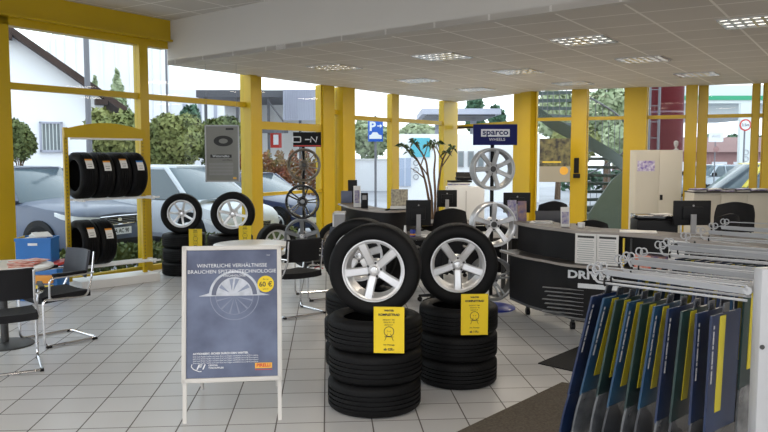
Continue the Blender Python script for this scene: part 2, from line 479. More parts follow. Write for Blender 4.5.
for i,(px,py,_) in enumerate(LP):
    o = cl if i == 0 else copy_tree(cl)
    p = G(px,py,LC); place(o, (p.x,p.y,LC-.0), -math.radians(33.1), 'square louvred ceiling light '+LL[i], 'louvred lights in the lowered ceiling')
def lamp_light(p, rz, power, size=.58):
    L = bpy.data.lights.new('lamp_light','AREA'); L.energy = power; L.color = (1,.88,.72); L.shape = 'SQUARE'; L.size = size
    o = bpy.data.objects.new('lamp_light', L); C.objects.link(o); o.location = p; o.rotation_euler = (0,0,rz); return o
for i,(px,py,_) in enumerate(LP):
    p = G(px,py,LC); lamp_light((p.x,p.y,LC-.025), -math.radians(33.1), 24)
# unseen copies added above and behind the camera as fill to brighten the room
ul = 0
for gy in (0,3):
    for gx in (-6,-3,0,3,6):
        o = copy_tree(cl); place(o, (gx,gy-1.5,UC), -math.radians(33.1), 'unseen louvred ceiling light added in the higher ceiling to brighten the room', 'unseen fill lights added in the higher ceiling')
        lamp_light((gx,gy-1.5,UC-.025), -math.radians(33.1), 30)
# ------------------------------------------------------------------ tyres and wheels
def tyre_mesh(R=.32, r=.213, W=.225):
    h = W/2; mb = MB()
    prof = [(r,-h*.80),(r+.008,-h*.92),(r+.03,-h*1.0),(r+(R-r)*.55,-h*1.04),(R-.022,-h*.98),(R-.008,-h*.86),(R-.002,-h*.76)]
    g = []
    for k in (-.45,-.15,.15,.45):
        c = k*h; g += [(R,c-.006),(R-.009,c-.005),(R-.009,c+.005),(R,c+.006)]
    prof += g + [(a,-b) for a,b in prof[:7][::-1]] + [(r+.02,h*.7),(R-.03,h*.75),(R-.025,0),(R-.03,-h*.75),(r+.02,-h*.7)]
    mb.lathe('tyre_rubber', prof, 56, axis='Y', closed=True)
    # raised bead ring lines
    return mb
def rim_mb(style, m, r=.218, W=.2):
    h = W/2; mb = MB()
    mb.lathe(m, [(r,-h*1.0),(r,-h*1.1),(r-.009,-h*1.1),(r-.012,-h*.98),(r-.026,-h*.90),(r-.022,-h*.6),(r-.035,-h*.3),(r-.035,h*.6),(r-.005,h*.95),(r-.005,h*1.0),(r,h*1.0),(r-.02,h*.6),(r-.028,-h*.2),(r-.012,-h*.7)], 48, axis='Y', closed=True)
    n, w0, w1, split, y0, y1 = style
    for k in range(n):
        a = 2*PI*k/n + (PI/2 if n % 2 else PI/2+PI/n)
        T = Matrix.Rotation(-a+PI/2, 4, 'Y')
        offs = [0] if not split else [-split, split]
        for o in offs:
            L0, L1 = .045, r-.018
            pts = []
            for (t, w) in ((0,w0),(.45,(w0+w1)/2*.92),(1,w1)):
                pts.append((L0+(L1-L0)*t, w, y0+(y1-y0)*t-.006*math.sin(PI*t), o*(.55+.9*t)))
            kk = mb.mi(m); prev = None
            for (z, w, y, ox) in pts:
                ring = [mb.bm.verts.new(T @ Vector(q)) for q in ((ox-w/2,y+.008,z),(ox-w/2*.72,y-.007,z),(ox+w/2*.72,y-.007,z),(ox+w/2,y+.008,z),(ox+w/2*.8,y+.04,z),(ox-w/2*.8,y+.04,z))]
                if prev:
                    for j in range(6): mb._f([prev[j],prev[(j+1)%6],ring[(j+1)%6],ring[j]], kk)
                else: mb._f(ring[::-1], kk)
                prev = ring
            mb._f(prev, kk)
    mb.lathe(m, [(.001,y0-.004),(.032,y0-.004),(.036,y0+.0),(.062,y0+.004),(.068,y0+.02),(.068,h*.5),(.001,h*.5)], 28, axis='Y', closed=False)
    # lug bolts
    for k in range(5):
        a = 2*PI*k/5+PI/2+PI/5
        x, z = .050*math.cos(a), .050*math.sin(a)
        mb.cyl('dark_steel', (x,y0-.002,z), (x,y0+.01,z), .0095, n=10)
    return mb
def disc_mb():
    mb = MB(); mb.lathe('dark_steel', [(.001,.06),(.14,.06),(.14,.07),(.001,.07)], 32, axis='Y', closed=False); return mb
FIVE = (5,.062,.068,0,-.062,-.088)
SIX = (6,.045,.045,0,-.06,-.085)
SEVEN = (7,.038,.036,0,-.06,-.085)
TWIN5 = (5,.022,.020,.018,-.05,-.085)
TEN = (12,.012,.018,0,-.06,-.085)
BIG5 = (5,.045,.060,0,-.06,-.088)
SEVENW = (7,.046,.052,0,-.05,-.085)
EIGHT = (8,.034,.030,0,-.05,-.085)
TM = tyre_mesh().mesh('tyre')
def wheel(name, label, R, loc, rot, style, m, W=1.0, group=None, cap='polished_alloy', roll=0, disc=False):
    r = root(name, label, 'wheel', loc, 0, group); r.rotation_euler = rot; s = R/.32; r.scale = (s, W, s)
    t = bpy.data.objects.new('tyre', TM); C.objects.link(t); t.parent = r
    ri = rim_mb(style, m).build('rim', r)
    if disc: disc_mb().build('backing_disc', r)
    ri.rotation_euler = (0, roll, 0); ri.scale = (1.0,1.0,1.0)
    c = MB(); c.lathe(cap, [(.001,style[4]-.012),(.022,style[4]-.011),(.030,style[4]-.004),(.001,style[4]+.0)], 20, axis='Y', closed=False); c.build('centre_cap', ri)
    return r
TF = {}
def flat_tyre(label, R, Wd, loc, rz, group):
    o = bpy.data.objects.new('tyre', TM); C.objects.link(o)
    o.location = loc; o.rotation_euler = (PI/2,0,rz); o.scale = (R/.32, Wd/.235, R/.32)
    return tag(o, label, 'tyre', group)
WL = ['bottom','middle','top']
def stack(cx, cy, R, h, n, where, group, jit=.012, z0=0, rr=0):
    for k in range(n):
        flat_tyre('%s of the three black tyres lying flat in %s' % (WL[k], where), R, h, (cx+random.uniform(-jit,jit), cy+random.uniform(-jit,jit), z0+h*(k+.5)), rr+k*.7, group)
def price_card(label, c, rz, w, h, tilt, words, group='yellow price cards on the tyre stacks'):
    r = root('price_card', label, 'price card', c, rz, group)
    r.rotation_euler = (tilt,0,rz)
    m = MB(); m.box('card_yellow', (0,0,0), (w,.004,h)); m.build('card', r)
    text(words[0], h*.055, 'ink', r, (0,-.003,h*.42), bold=.0006); text(words[1], h*.065, 'ink', r, (0,-.003,h*.33), bold=.001)
    for k in range(3): text('225/50 R17  98H  M+S'[:16-k*2], h*.038, 'ink', r, (0,-.003,h*(.22-k*.055)))
    s = MB()
    s.lathe('ink', [(.030,-.003),(.034,-.003),(.034,-.0035),(.030,-.0035)], 20, Matrix.Translation((0,0,-.01)), axis='Y', closed=True)
    for a,b in (((-.03,-.045),(.03,-.045)),((-.028,-.07),(-.01,-.025)),((.028,-.07),(.01,-.025)),((-.012,-.005),(-.004,-.01)),((.012,-.005),(.004,-.01))):
        s.cyl('ink', (a[0],-.003,a[1]), (b[0],-.003,b[1]), .0016, n=5)
    s.build('print', r)
    text('inkl. Montage', h*.045, 'ink', r, (0,-.003,-h*.32)); text(words[2], h*.07, 'ink', r, (0,-.003,-h*.42), bold=.0008)
    return r
# front display stacks
fl = D(375,300,5.24); stack(fl.x, 5.19, .328, .218, 3, 'the stack nearest the camera', 'tyre stack nearest the camera')
w1 = wheel('wheel', 'silver five spoke wheel standing on the tyre stack nearest the poster board', .318, (D(375.5,268,5.18).x, 5.20, .654+.312), (0.02,0,-.14), FIVE, 'silver_alloy', roll=PI+.20)
price_card('yellow price card hanging on the stack nearest the poster board', D(389,330,4.83), -.06, .20, .305, -.02, ('WINTER','KOMPLETTRAD','ab 129,-'))
fr = D(459,300,5.82); stack(fr.x, 5.77, .305, .205, 3, 'the stack beside the brown mat', 'tyre stack beside the brown mat')
w2 = wheel('wheel', 'silver five spoke wheel standing on the tyre stack beside the brown mat', .310, (D(457.5,264,5.76).x, 5.79, .615+.304), (0.02,0,-.02), FIVE, 'silver_alloy', roll=PI)
price_card('yellow price card hanging on the stack beside the brown mat', D(474.5,314.5,5.44), .06, .20, .305, 0, ('WINTER','KOMPLETTRAD','ab 119,-'))
br = (D(363,300,6.22).x); stack(br, 6.22, .315, .21, 3, 'the stack behind the nearest one', 'tyre stack behind the nearest stack')
w3 = wheel('wheel', 'wheel mostly hidden behind the nearest silver five spoke wheel, on the rear stack', .305, (br-.02, 6.22, .63+.30), (0.0,0,-.16), FIVE, 'silver_alloy')
# left background stacks with wheels
gl = D(183,230,11.1); stack(gl.x, 11.1, .315, .205, 3, 'the stack beside the yellow rack', 'tyre stack beside the yellow rack', .02)
wheel('wheel', 'black tyred wheel with silver seven spoke rim on the stack beside the yellow rack', .298, (gl.x, 11.05, .615+.292), (0,0,.22), SEVEN, 'silver_alloy', roll=.3)
price_card('yellow price card under the wheel beside the yellow rack', D(195.5,238,10.74), 0, .19, .26, 0, ('WINTER','AKTION','ab 99,-'))
gr = D(231,230,10.75); stack(gr.x, 10.75, .325, .208, 3, 'the stack under the grey hanging poster', 'tyre stack under the hanging poster', .02)
wheel('wheel', 'black tyred wheel with silver six spoke rim below the grey hanging poster', .312, (D(233,211,10.7).x, 10.7, .624+.306), (0,0,.12), SIX, 'silver_alloy', roll=.2)
price_card('yellow price card under the wheel below the grey hanging poster', D(245,235,10.38), 0, .17, .26, 0, ('WINTER','AKTION','ab 89,-'))
# loose wheels by the rim tower
wheel('wheel', 'wheel with pale multi spoke rim leaning at the foot of the bronze rim tower', .32, (D(276,240,12.3).x, 12.3, .325), (-.05,0,.45), EIGHT, 'silver_alloy')
wheel('wheel', 'wheel with gold tinted rim half hidden behind the nearest stack', .32, (D(337,240,12.6).x, 12.6, .322), (0,0,-.15), TEN, 'bronze_alloy')
# ------------------------------------------------------------------ rim towers
def tower(name, label, x, y, top, base_m, rims, sign_fn, post_top):
    r = root(name, label, 'display stand', (x,y,0))
    m = MB(); m.lathe(base_m, [(.001,0),(.27,0),(.27,.012),(.255,.022),(.001,.022)], 40, closed=False); m.build('base', r)
    m = MB(); m.cyl('black_plastic', (0,.10,.02), (0,.10,post_top), .022)
    m.build('pole', r)
    for z in rims:
        m = MB(); m.cyl('black_plastic', (0,.10,z), (0,-.02,z), .014); m.box('black_plastic', (0,.10,z), (.07,.05,.09), bev=.008); m.build('rim_bracket', r)
    sign_fn(r)
    return r
def loose_rim(label, x, y, z, dia, style, m, cap, group, rot=(0,0,0), roll=0):
    r = root('alloy_rim', label, 'rim', (x,y,z), 0, group); r.rotation_euler = rot; s = dia/2/.218; r.scale = (s,1,s)
    o = rim_mb(style, m).build('rim_body', r); o.rotation_euler = (0,roll,0)
    c = MB(); c.lathe(cap, [(.001,style[4]-.012),(.022,style[4]-.011),(.030,style[4]-.004),(.001,style[4])], 20, axis='Y', closed=False); c.build('centre_cap', r)
    return r
ozx = D(303,200,11).x
def oz_sign(r):
    z = D(307,139.5,11).z; dx = D(307,139,11).x-ozx
    m = MB(); m.box('sign_black', (dx,.03,z), (.41,.03,.215), bev=.004); s = m.build('sign_panel', r)
    m = MB(); m.box('red_paint', (dx,.012,z-.092), (.40,.004,.018)); m.build('red_stripe', s)
    # the interlocked rounded O and angular Z
    t = MB()
    t.tube('ink_white', [(dx-.15+.035*1.6*max(-1,min(1,1.35*math.cos(a))), .010, z+.038*max(-1,min(1,1.35*math.sin(a)))) for a in [2*PI*k/24 for k in range(24)]], .008, rad=0, closed=True)
    t.cyl('ink_white', (dx-.03,.010,z), (dx+.04,.010,z), .009, n=6)
    t.tube('ink_white', [(dx+.05,.010,z-.042),(dx+.06,.010,z+.04),(dx+.13,.010,z-.038),(dx+.145,.010,z+.042)], .009, rad=0)
    t.build('lettering', s)
tower('rim_display_stand', 'black pole stand with black sign carrying bronze, black and grey rims', ozx, 11.0, 2, 'dark_steel', [D(303,165,11).z, D(303,201,11).z, D(303,235,11).z], oz_sign, 2.05)
for lab,(px,py),dia,st,mt,cp,rl in (('bronze multi spoke rim, uppermost on the stand with the black sign',(304,165),.485,TEN,'bronze_alloy','dark_steel',0),
    ('gloss black twin spoke rim, middle of the stand with the black sign',(302.5,201.5),.50,TWIN5,'black_alloy','grey_alloy',.25),
    ('grey and silver five spoke rim, lowest on the stand with the black sign',(302,236),.52,BIG5,'grey_alloy','polished_alloy',0)):
    p = D(px,py,10.95); loose_rim(lab, p.x, 10.95, p.z, dia, st, mt, cp, 'rims on the stand with the black sign', (0,0,.1), rl)
spx = D(493,200,8.55).x
def sp_sign(r):
    z = D(494,134.5,8.5).z; dx = .02
    m = MB(); m.box('sign_navy', (dx,.03,z), (.50,.03,.235), bev=.004); s = m.build('sign_panel', r)
    m = MB(); m.box('ink_white', (dx,.012,z+.02), (.325,.004,.085)); m.build('white_panel', s)
    text('sparco', .095, 'sign_navy', s, (dx,.008,z+.027), sx=1.15, bold=.002); text('WHEELS', .045, 'ink_white', s, (dx+.02,.010,z-.055), sx=1.1)
    m = MB(); m.box('black_plastic', (dx-.29,.06,z+.085), (.26,.03,.02)); m.box('black_plastic', (0,.10,z-.14), (.04,.03,.16)); m.build('hanger_arm', r)
tower('rim_display_stand', 'pole stand on blue round base with navy sign carrying three rims', spx, 8.55, 2, 'base_blue', [1.60,.99,.38], sp_sign, 1.95)
for lab,(px,py),dia,st,mt,cp,rl in (('pale grey seven spoke rim, uppermost under the navy sign',(492,169),.475,SEVENW,'grey_pale','dark_steel',.2),
    ('polished five spoke rim, middle of the stand with the navy sign',(492.5,224),.50,BIG5,'silver_alloy','dark_steel',0),
    ('grey twin spoke rim, lowest on the stand with the navy sign',(491,278),.50,TWIN5,'grey_alloy','dark_steel',.1)):
    p = D(px,py,8.5); loose_rim(lab, p.x, 8.5, p.z, dia, st, mt, cp, 'rims on the stand with the navy sign', (0,0,.12), rl)
# ------------------------------------------------------------------ A-board poster stand
def a_board():
    a = G(182,424.5,0); b = G(279,420.5,0); c = (a+b)/2+Vector((.01,0,0)); rz = math.atan2(b.y-a.y, b.x-a.x)
    r = root('poster_stand', 'white framed pavement poster stand with blue grey winter wheel poster', 'poster stand', c, rz)
    lean = math.radians(-10); T = Matrix.Translation((0,.0,0)) @ Matrix.Rotation(lean,4,'X')
    Wd, H0, H1 = .655, .265, 1.165
    def at(x, y, z): return T @ Vector((x,y,z))
    m = MB()
    for s in (-1,1): m.box('board_frame', (s*(Wd/2-.014),0,(H0+H1)/2), (.030,.028,H1-H0), bev=.006, T=T)
    m.box('board_frame', (0,0,H0+.014), (Wd,.028,.030), bev=.006, T=T); m.box('board_frame', (0,0,H1-.014), (Wd,.028,.030), bev=.006, T=T)
    m.build('frame', r)
    for s in (-1,1):
        m = MB(); m.box('board_frame', (s*(Wd/2-.018),.018,.30), (.026,.016,.60), T=T); m.build('leg', r)
        m = MB(); m.cyl('board_frame', at(s*(Wd/2-.05),.03,H1-.03), (s*(Wd/2-.05),.72,.012), .013); m.build('leg', r)
    m = MB(); m.box('black_plastic', (0,.016,(H0+H1)/2), (Wd-.03,.006,H1-H0-.03), T=T); m.build('back_board', r)
    m = MB(); m.box('poster_blue', (0,.004,(H0+H1)/2), (Wd-.05,.004,H1-H0-.05), T=T); po = m.build('poster', r)
    def disc(rad, x, z, mt, y0=-.0005, a0=0, a1=2*PI, r0=0, nm='print'):
        m = MB(); n = 40; poly = [(x+rad*math.cos(a0+(a1-a0)*i/n), z+rad*math.sin(a0+(a1-a0)*i/n)) for i in range(n+1 if a1-a0 < 6.2 else n)]
        if r0: poly += [(x+r0*math.cos(a1-(a1-a0)*i/n), z+r0*math.sin(a1-(a1-a0)*i/n)) for i in range(n+1)]
        m.prism(mt, poly, y0, y0+.0015, T=T, axis='Y'); return m
    zc = .83; xc = .015
    # printed wheel: pale half above a cut line, faint half below
    m = disc(.168, xc, zc, 'poster_pale', a0=0, a1=PI); m2 = m
    m2.prism('poster_pale', [(xc-.235,zc),(xc+.235,zc),(xc+.16,zc+.022),(xc-.16,zc+.022)], -.0008, .001, T=T, axis='Y')
    m2.build('wheel_print', po)
    disc(.150, xc, zc+.004, 'poster_dark', y0=-.0012, a0=.02, a1=PI-.02, r0=.120).build('ring_print', po)
    d = MB()
    for a in (35,80,100,145):
        A = math.radians(a); d.prism('poster_ring', [(xc+.012*math.cos(A+PI/2)+.03*math.cos(A), zc+.004+.03*math.sin(A)),(xc+.115*math.cos(A-.12),zc+.115*math.sin(A-.12)),(xc+.115*math.cos(A+.12),zc+.115*math.sin(A+.12))], -.0012, -.0002, T=T, axis='Y')
    d.build('spoke_print', po)
    for rr, r0 in ((.162,.156),(.125,.121)): disc(rr, xc, zc, 'poster_ring', y0=-.0002, a0=PI, a1=2*PI, r0=r0).build('ring_print', po)
    d = MB()
    for a in range(195,350,30):
        A = math.radians(a); d.prism('poster_ring', [(xc,zc-.004),(xc+.12*math.cos(A-.05),zc+.12*math.sin(A-.05)),(xc+.12*math.cos(A+.05),zc+.12*math.sin(A+.05))], -.0002, .001, T=T, axis='Y')
    d.build('spoke_print', po)
    rot = (PI/2+lean,0,0)
    def tx(s, size, x, z, mt='ink_white', **k): return text(s, size, mt, po, at(x,-.0012,z), rot=rot, ext=.0002, **k)
    tx('WINTERLICHE VERHÄLTNISSE', .034, 0, 1.032, sx=1.02); tx('BRAUCHEN SPITZENTECHNOLOGIE', .034, 0, .992, sx=1.06)
    tx('www.', .011, .24, 1.10)
    tx('STECHNOLOGIE', .020, xc, zc+.134)
    disc(.055, .222, .905, 'card_yellow', y0=-.0012).build('price_dot', po)
    tx('60 €', .046, .222, .902, 'ink', bold=.001); tx('Bis zu', .016, .222, .937, 'ink'); tx('sparen', .014, .222, .872, 'ink')
    tx('ACTIONSERT: SICHER DURCH DEN WINTER.', .018, -.255, .452, ax='LEFT', bold=.0006)
    for k in range(4): tx('Jetzt zwei Reifen kaufen und beim Kauf von Felgen und Reifen bis zu 60 Euro sparen', .0125, -.255, .434-k*.014, ax='LEFT')
    m = MB(); m.box('logo_orange', (.205,-.001,.365), (.112,.002,.036), T=T); lo = m.build('logo_panel', po)
    tx('PIRELLI', .030, .205, .366, 'red_paint', bold=.001, sx=1.0).location = at(.205,-.0025,.366)
    m = MB(); m.tube('ink_white', [at(-.262+.02*k-.03*math.sin(k*.9),-.001,.385-.016*k) for k in range(4)]+[at(-.20,-.001,.338)], .003, n=5, rad=0); m.build('swoosh', po)
    tx('F1', .045, -.205, .365, bold=.001, shear=.3, sx=1.4); tx('OFFICIAL', .015, -.155, .375, ax='LEFT', bold=.0004); tx('TYRE SUPPLIER', .015, -.155, .358, ax='LEFT', bold=.0004)
    m = MB(); m.box('red_paint', (.205,-.001,.338), (.112,.002,.004), T=T); m.build('rule', po)
a_board()
# ------------------------------------------------------------------ yellow display rack with tyres
def rack():
    a = G(83,290.7,0); b = G(160,280.7,0); dr = (b-a).normalized(); rz = math.atan2(dr.y, dr.x); Lg = (b-a).length
    nrm = Vector((-dr.y, dr.x, 0))                      # towards the window
    dep = .42; c = (a+b)/2 + nrm*dep/2
    r = root('display_rack', 'yellow metal rack with arched header and white shelves by the window', 'rack', c, rz)
    hx = Lg/2; 
    m = MB(); m.box('white_paint', (0,0,.055), (Lg+.02,dep,.11), bev=.006); m.box('seam', (0,0,.012), (Lg,dep-.02,.024)); m.build('plinth', r)
    ztop = 2.12
    for sx in (-1,1):
        for sy in (1,):
            x = (-hx-.07) if sx < 0 else (hx-.10); y = .02
            m = MB(); m.box('yellow_paint', (x,y,(.1+ztop)/2), (.055,.045,ztop-.1))
            for k in range(38): m.box('seam', (x, y-.0235, .2+k*.048), (.012,.002,.018))
            m.build('upright', r)
    for z in (1.19,.30):
        m = MB()
        for y in (-.15,-.03,.09): m.box('white_paint', (0,y,z-.012), (Lg+.10,.03,.022))
        for s in (-1,1): m.box('white_paint', (s*(hx-.06),-.02,z-.02), (.03,.36,.03))
        m.build('shelf', r)
    m = MB()
    n = 16; poly = [(-hx-.10,1.99)]+[(-hx-.10+(2*hx+.03)*i/n, 2.10+.09*math.sin(PI*i/n)) for i in range(n+1)]+[(hx-.07,1.99)]
    m.prism('yellow_paint', poly, -.03, 0, axis='Y'); m.prism('white_paint', [(-hx-.02,1.965),(hx-.12,1.965),(hx-.12,1.99),(-hx-.02,1.99)], -.04, -.01, axis='Y'); m.build('header', r)
    T = Matrix.Translation(c) @ Matrix.Rotation(rz,4,'Z')
    names = ['first from the hollow end','second from the hollow end','third from the hollow end','farthest, with blue sticker']
    def row(zb, n, x0, grp, where):
        for k in range(n):
            p = T @ Vector((x0+k*.232, -.03, zb+.306))
            rt = root('tyre', 'black tyre standing on the %s, %s' % (where, names[k] if n == 4 else ('nearer the blue crate','nearer the window mullion')[k]), 'tyre', p, rz+PI/2, grp)
            t = bpy.data.objects.new('tyre_body', TM); C.objects.link(t); t.parent = rt; t.scale = (.305/.32,.225/.235,.305/.32)
            s = MB(); zz = .09-.03*(k % 2)
            a0 = math.radians(20-6*(k % 2))
            # sticker follows the tread, on the side facing the room (local +x)
            for j in range(6):
                a = a0 + j*.075
                s.box('paper' if j < 5 else ('crate_blue' if k == 3 else 'orange_plastic'), (.309*math.cos(a), 0, .309*math.sin(a)), (.003,.095,.026), ry=-a)
            s.box('ink', (.3115*math.cos(a0+.15),0,.3115*math.sin(a0+.15)), (.002,.06,.004), ry=-(a0+.15))
            s.box('ink', (.3115*math.cos(a0+.05),0,.3115*math.sin(a0+.05)), (.002,.05,.006), ry=-(a0+.05))
            o = s.build('price_sticker', rt); o.rotation_euler = (0,0,PI) if True else (0,0,0)
    row(1.19, 4, -hx+.10, 'tyres on the upper rack shelf', 'upper shelf of the yellow rack')
    row(.30, 2, -hx+.10, 'tyres on the lower rack shelf', 'lower shelf of the yellow rack')
rack()
# ------------------------------------------------------------------ chairs and round tables
def cant_chair(label, x, y, face, backm='black_fabric', group='cantilever chairs at the round tables'):
    """local: faces +Y"""
    r = root('cantilever_chair', label, 'chair', (x,y,0), face, group)
    m = MB(); R_ = .012
    for s in (-1,1):
        pass
    w = .25
    m.tube('chrome', [(-w,.16,.45),(-w,.24,.44),(-w,.24,.014),(-w,-.27,.014),(w,-.27,.014),(w,.24,.014),(w,.24,.44),(w,.16,.45)], R_, rad=.06)
    for s in (-1,1): m.tube('chrome', [(s*w,.20,.44),(s*w,-.18,.43),(s*w*.86,-.25,.60),(s*w*.86,-.28,.84)], .011, rad=.05)
    for s in (-1,1): m.tube('chrome', [(s*w,.18,.44),(s*(w+.03),.19,.64),(s*(w+.03),-.20,.65),(s*w*.9,-.262,.64)], .010, rad=.05)
    m.build('frame', r)
    m = MB(); m.grid('black_fabric', lambda u,v: ((u-.5)*.47*(1-.06*v), -.22+.46*v, .485-.012*math.sin(PI*u)-.02*v*v), 8, 8, .06); m.build('seat', r)
    m = MB(); m.grid(backm, lambda u,v: ((u-.5)*.44, -.245-.05*v+.05*(2*u-1)**2, .60+.25*v), 8, 6, .022); m.build('backrest', r)
    for s in (-1,1):
        m = MB(); m.box('black_plastic', (s*(w+.03),0,.668), (.045,.32,.028), bev=.01); m.build('armrest', r)
    for sx in (-1,1):
        for sy in (-.24,.2):
            m = MB(); m.box('black_plastic', (sx*w,sy,.010), (.032,.05,.02), bev=.004); m.build('foot_glide', r)
    return r
def yaw_of(dx, dy): return math.atan2(-dx, dy)
cant_chair('black cantilever chair with its back to the camera, at the brochure table', -3.13, 6.10, yaw_of(-.45,.83))
cant_chair('cantilever chair with blue grey mesh back between brochure table and tyre rack', -3.12, 7.05, yaw_of(-.65,-.76), 'mesh_fabric')
cant_chair('black cantilever chair directly beside the poster stand, at the small white table', -1.02, 8.30, yaw_of(-.62,.78))
cant_chair('grey mesh backed cantilever chair behind the black one, red cloth on it', -.80, 9.25, yaw_of(-.9,-.42), 'mesh_fabric')
m = MB(); m.grid('red_paint', lambda u,v: (.0+.10*u, .16*v, .02*math.sin(3*u+2*v)), 4, 4, .008); single('red_cloth', m, 'small red cloth lying on the arm of the grey backed chair', 'cloth', loc=(D(315,266,9.1).x, 9.0, D(315,267,9.1).z))
def round_table(label, x, y, rad):
    r = root('round_table', label, 'table', (x,y,0))
    m = MB(); m.lathe('white_laminate', [(.001,.715),(rad-.01,.715),(rad,.722),(rad,.738),(rad-.008,.742),(.001,.742)], 48, closed=False); m.build('tabletop', r)
    m = MB(); m.cyl('dark_steel', (0,0,.03), (0,0,.715), .035); m.build('pedestal', r)
    m = MB(); m.lathe('dark_steel', [(.001,0),(.25,0),(.25,.010),(.22,.02),(.05,.035),(.001,.035)], 40, closed=False); m.build('base', r)
round_table('round white table with red brochures on it by the window pillar', -3.52, 6.85, .44)
round_table('round white table behind the poster stand', -1.52, 8.60, .44)
bl = ['flat at the bottom of the pile','turned askew on the pile','lying half over the table edge']
for k in range(3):
    m = MB(); m.box('red_print', (0,0,.003), (.21,.297,.005)); m.box('paper', (0,0,.0065), (.12,.06,.001))
    single('brochure', m, 'red brochure %s on the white table' % bl[k], 'brochure', 'red brochures on the round table', (-3.36+.03*k-.06*(k==2), 6.87+.09*k, .743+.008*k), .5-.5*k)
# toys bench with crate
def crate():
    c = D(33,250,9.0); zb = D(33,262.5,9.0).z
    r = root('toy_bench', 'low blue play bench with red top and orange and yellow drawers', 'bench', (c.x+.04, 9.15, 0))
    m = MB(); m.box('crate_blue', (0,0,zb/2-.03), (.50,.36,zb-.06), bev=.01); m.build('body', r)
    m = MB(); m.box('red_paint', (0,0,zb-.02), (.56,.42,.035), bev=.01); m.build('top', r)
    m = MB(); m.box('orange_plastic', (.06,-.20,.27), (.30,.05,.10), bev=.01); m.build('drawer', r, 'orange drawer')
    m = MB(); m.box('crate_yellow', (.06,-.20,.15), (.30,.05,.10), bev=.01); m.build('drawer', r, 'yellow drawer')
    q = root('plastic_crate', 'blue plastic storage crate with yellow end on the play bench', 'crate', (c.x+.0, 9.12, zb), .12)
    m = MB(); h = .30; w = .40; d = .32
    m.box('crate_blue', (0,0,.01), (w,d,.02))
    m.box('crate_blue', (0,-d/2,h/2), (w,.012,h)); m.box('crate_blue', (0,d/2,h/2), (w,.012,h)); m.box('crate_yellow', (-w/2,0,h/2), (.012,d,h)); m.box('crate_blue', (w/2,0,h/2), (.012,d,h))
    m.box('crate_blue', (0,-d/2-.006,h-.02), (w+.02,.016,.035)); m.box('crate_blue', (w/2+.006,0,h-.02), (.016,d,.035))
    m.build('body', q)
    m = MB(); m.box('ink_white', (.0,-d/2-.014,h-.075), (.11,.004,.03), bev=.001); m.build('handle_slot', q)
    s = MB(); 
    for k in range(3): s.box('paper', (-.02+.05*k,.0,.02*k), (.2,.15,.012), rz=.4*k, rx=.15*k)
    single('papers', s, 'loose white papers poking out of the blue crate', 'papers', loc=(c.x-.02,9.12,zb+.285))
crate()
# ------------------------------------------------------------------ mats and blue floor dot
p = [G(460,432,0), G(562,383.5,0), G(640,395,0), G(600,520,0), G(300,520,0)]
m = MB(); m.prism('mat_brown', [(q.x,q.y) for q in p], 0.001, .012); single('entrance_mat', m, 'brown speckled entrance mat beside the packet rack', 'mat')
p = [G(538,364,0), G(584,345,0), G(640,352,0), G(600,378,0)]
m = MB(); m.prism('mat_black', [(q.x,q.y) for q in p], 0.001, .010); single('floor_mat', m, 'black floor mat in front of the curved counter', 'mat')
# ------------------------------------------------------------------ counters
def polyarc(pts, n=6):
    """Catmull-Rom through plan points"""
    P = [Vector(p) for p in pts]; P = [P[0]*2-P[1]]+P+[P[-1]*2-P[-2]]; out = []
    for i in range(1, len(P)-2):
        for j in range(n):
            t = j/n; a,b,c,d = P[i-1],P[i],P[i+1],P[i+2]
            out.append(.5*((2*b)+(c-a)*t+(2*a-5*b+4*c-d)*t*t+(3*b-a-3*c+d)*t**3))
    out.append(P[-2]); return out
def offs(path, d):
    out = []
    for i, p in enumerate(path):
        e = (path[min(i+1,len(path)-1)]-path[max(i-1,0)]).normalized(); n = Vector((-e.y, e.x, 0)); out.append(p+n*d)
    return out
def ribbon(mb, m, path, d0, d1, z0, z1):
    a = offs(path, d0); b = offs(path, d1); k = mb.mi(m); V = []
    for p, q in zip(a, b): V.append([mb.bm.verts.new((p.x,p.y,z0)), mb.bm.verts.new((q.x,q.y,z0)), mb.bm.verts.new((q.x,q.y,z1)), mb.bm.verts.new((p.x,p.y,z1))])
    for s, t in zip(V, V[1:]):
        for j in range(4): mb._f([s[j],s[(j+1)%4],t[(j+1)%4],t[j]], k)
    mb._f(V[0][::-1], k); mb._f(V[-1], k)
    return mb
UPP = [G(px,py,1.02) for px,py in ((514,221),(535,225),(560,228),(580,230.5),(610,232),(640,234),(672,237),(720,242),(775,249))]
for q in UPP: q.z = 0
up = polyarc(UPP, 4)
cr = root('reception_counter', 'long curved black reception counter with pale edged upper ledge and white lettering', 'counter')
m = MB(); ribbon(m, 'counter_edge', up, 0, .02, .985, 1.02); ribbon(m, 'counter_top', up, .02, .40, .985, 1.018); m.build('upper_ledge', cr)
m = MB(); ribbon(m, 'counter_black', up, .05, .09, .10, .985); m.build('front_panel', cr)
m = MB(); ribbon(m, 'counter_edge', up, -.17, -.15, .675, .70); ribbon(m, 'counter_top', up, -.15, .06, .675, .698); m.build('lower_ledge', cr)
m = MB(); ribbon(m, 'mesh_steel', up, -.04, -.03, .13, .16); ribbon(m, 'counter_black', up, -.045, -.02, .16, .66)
m.build('lower_panel', cr)
for k in (2, 10, 18, 26):
    q = offs(up, .06)[k]; m = MB(); m.cyl('dark_steel', (q.x,q.y,.05), (q.x,q.y,.12), .02); m.cyl('black_plastic', (q.x-.02,q.y,.04), (q.x+.02,q.y,.04), .04, n=16); m.build('caster', cr)
m = MB(); ribbon(m, 'counter_top', up, .40, 1.0, .70, .735); m.build('worktop', cr)
for z in (.50,.44,.38,.32,.26,.20):
    pass
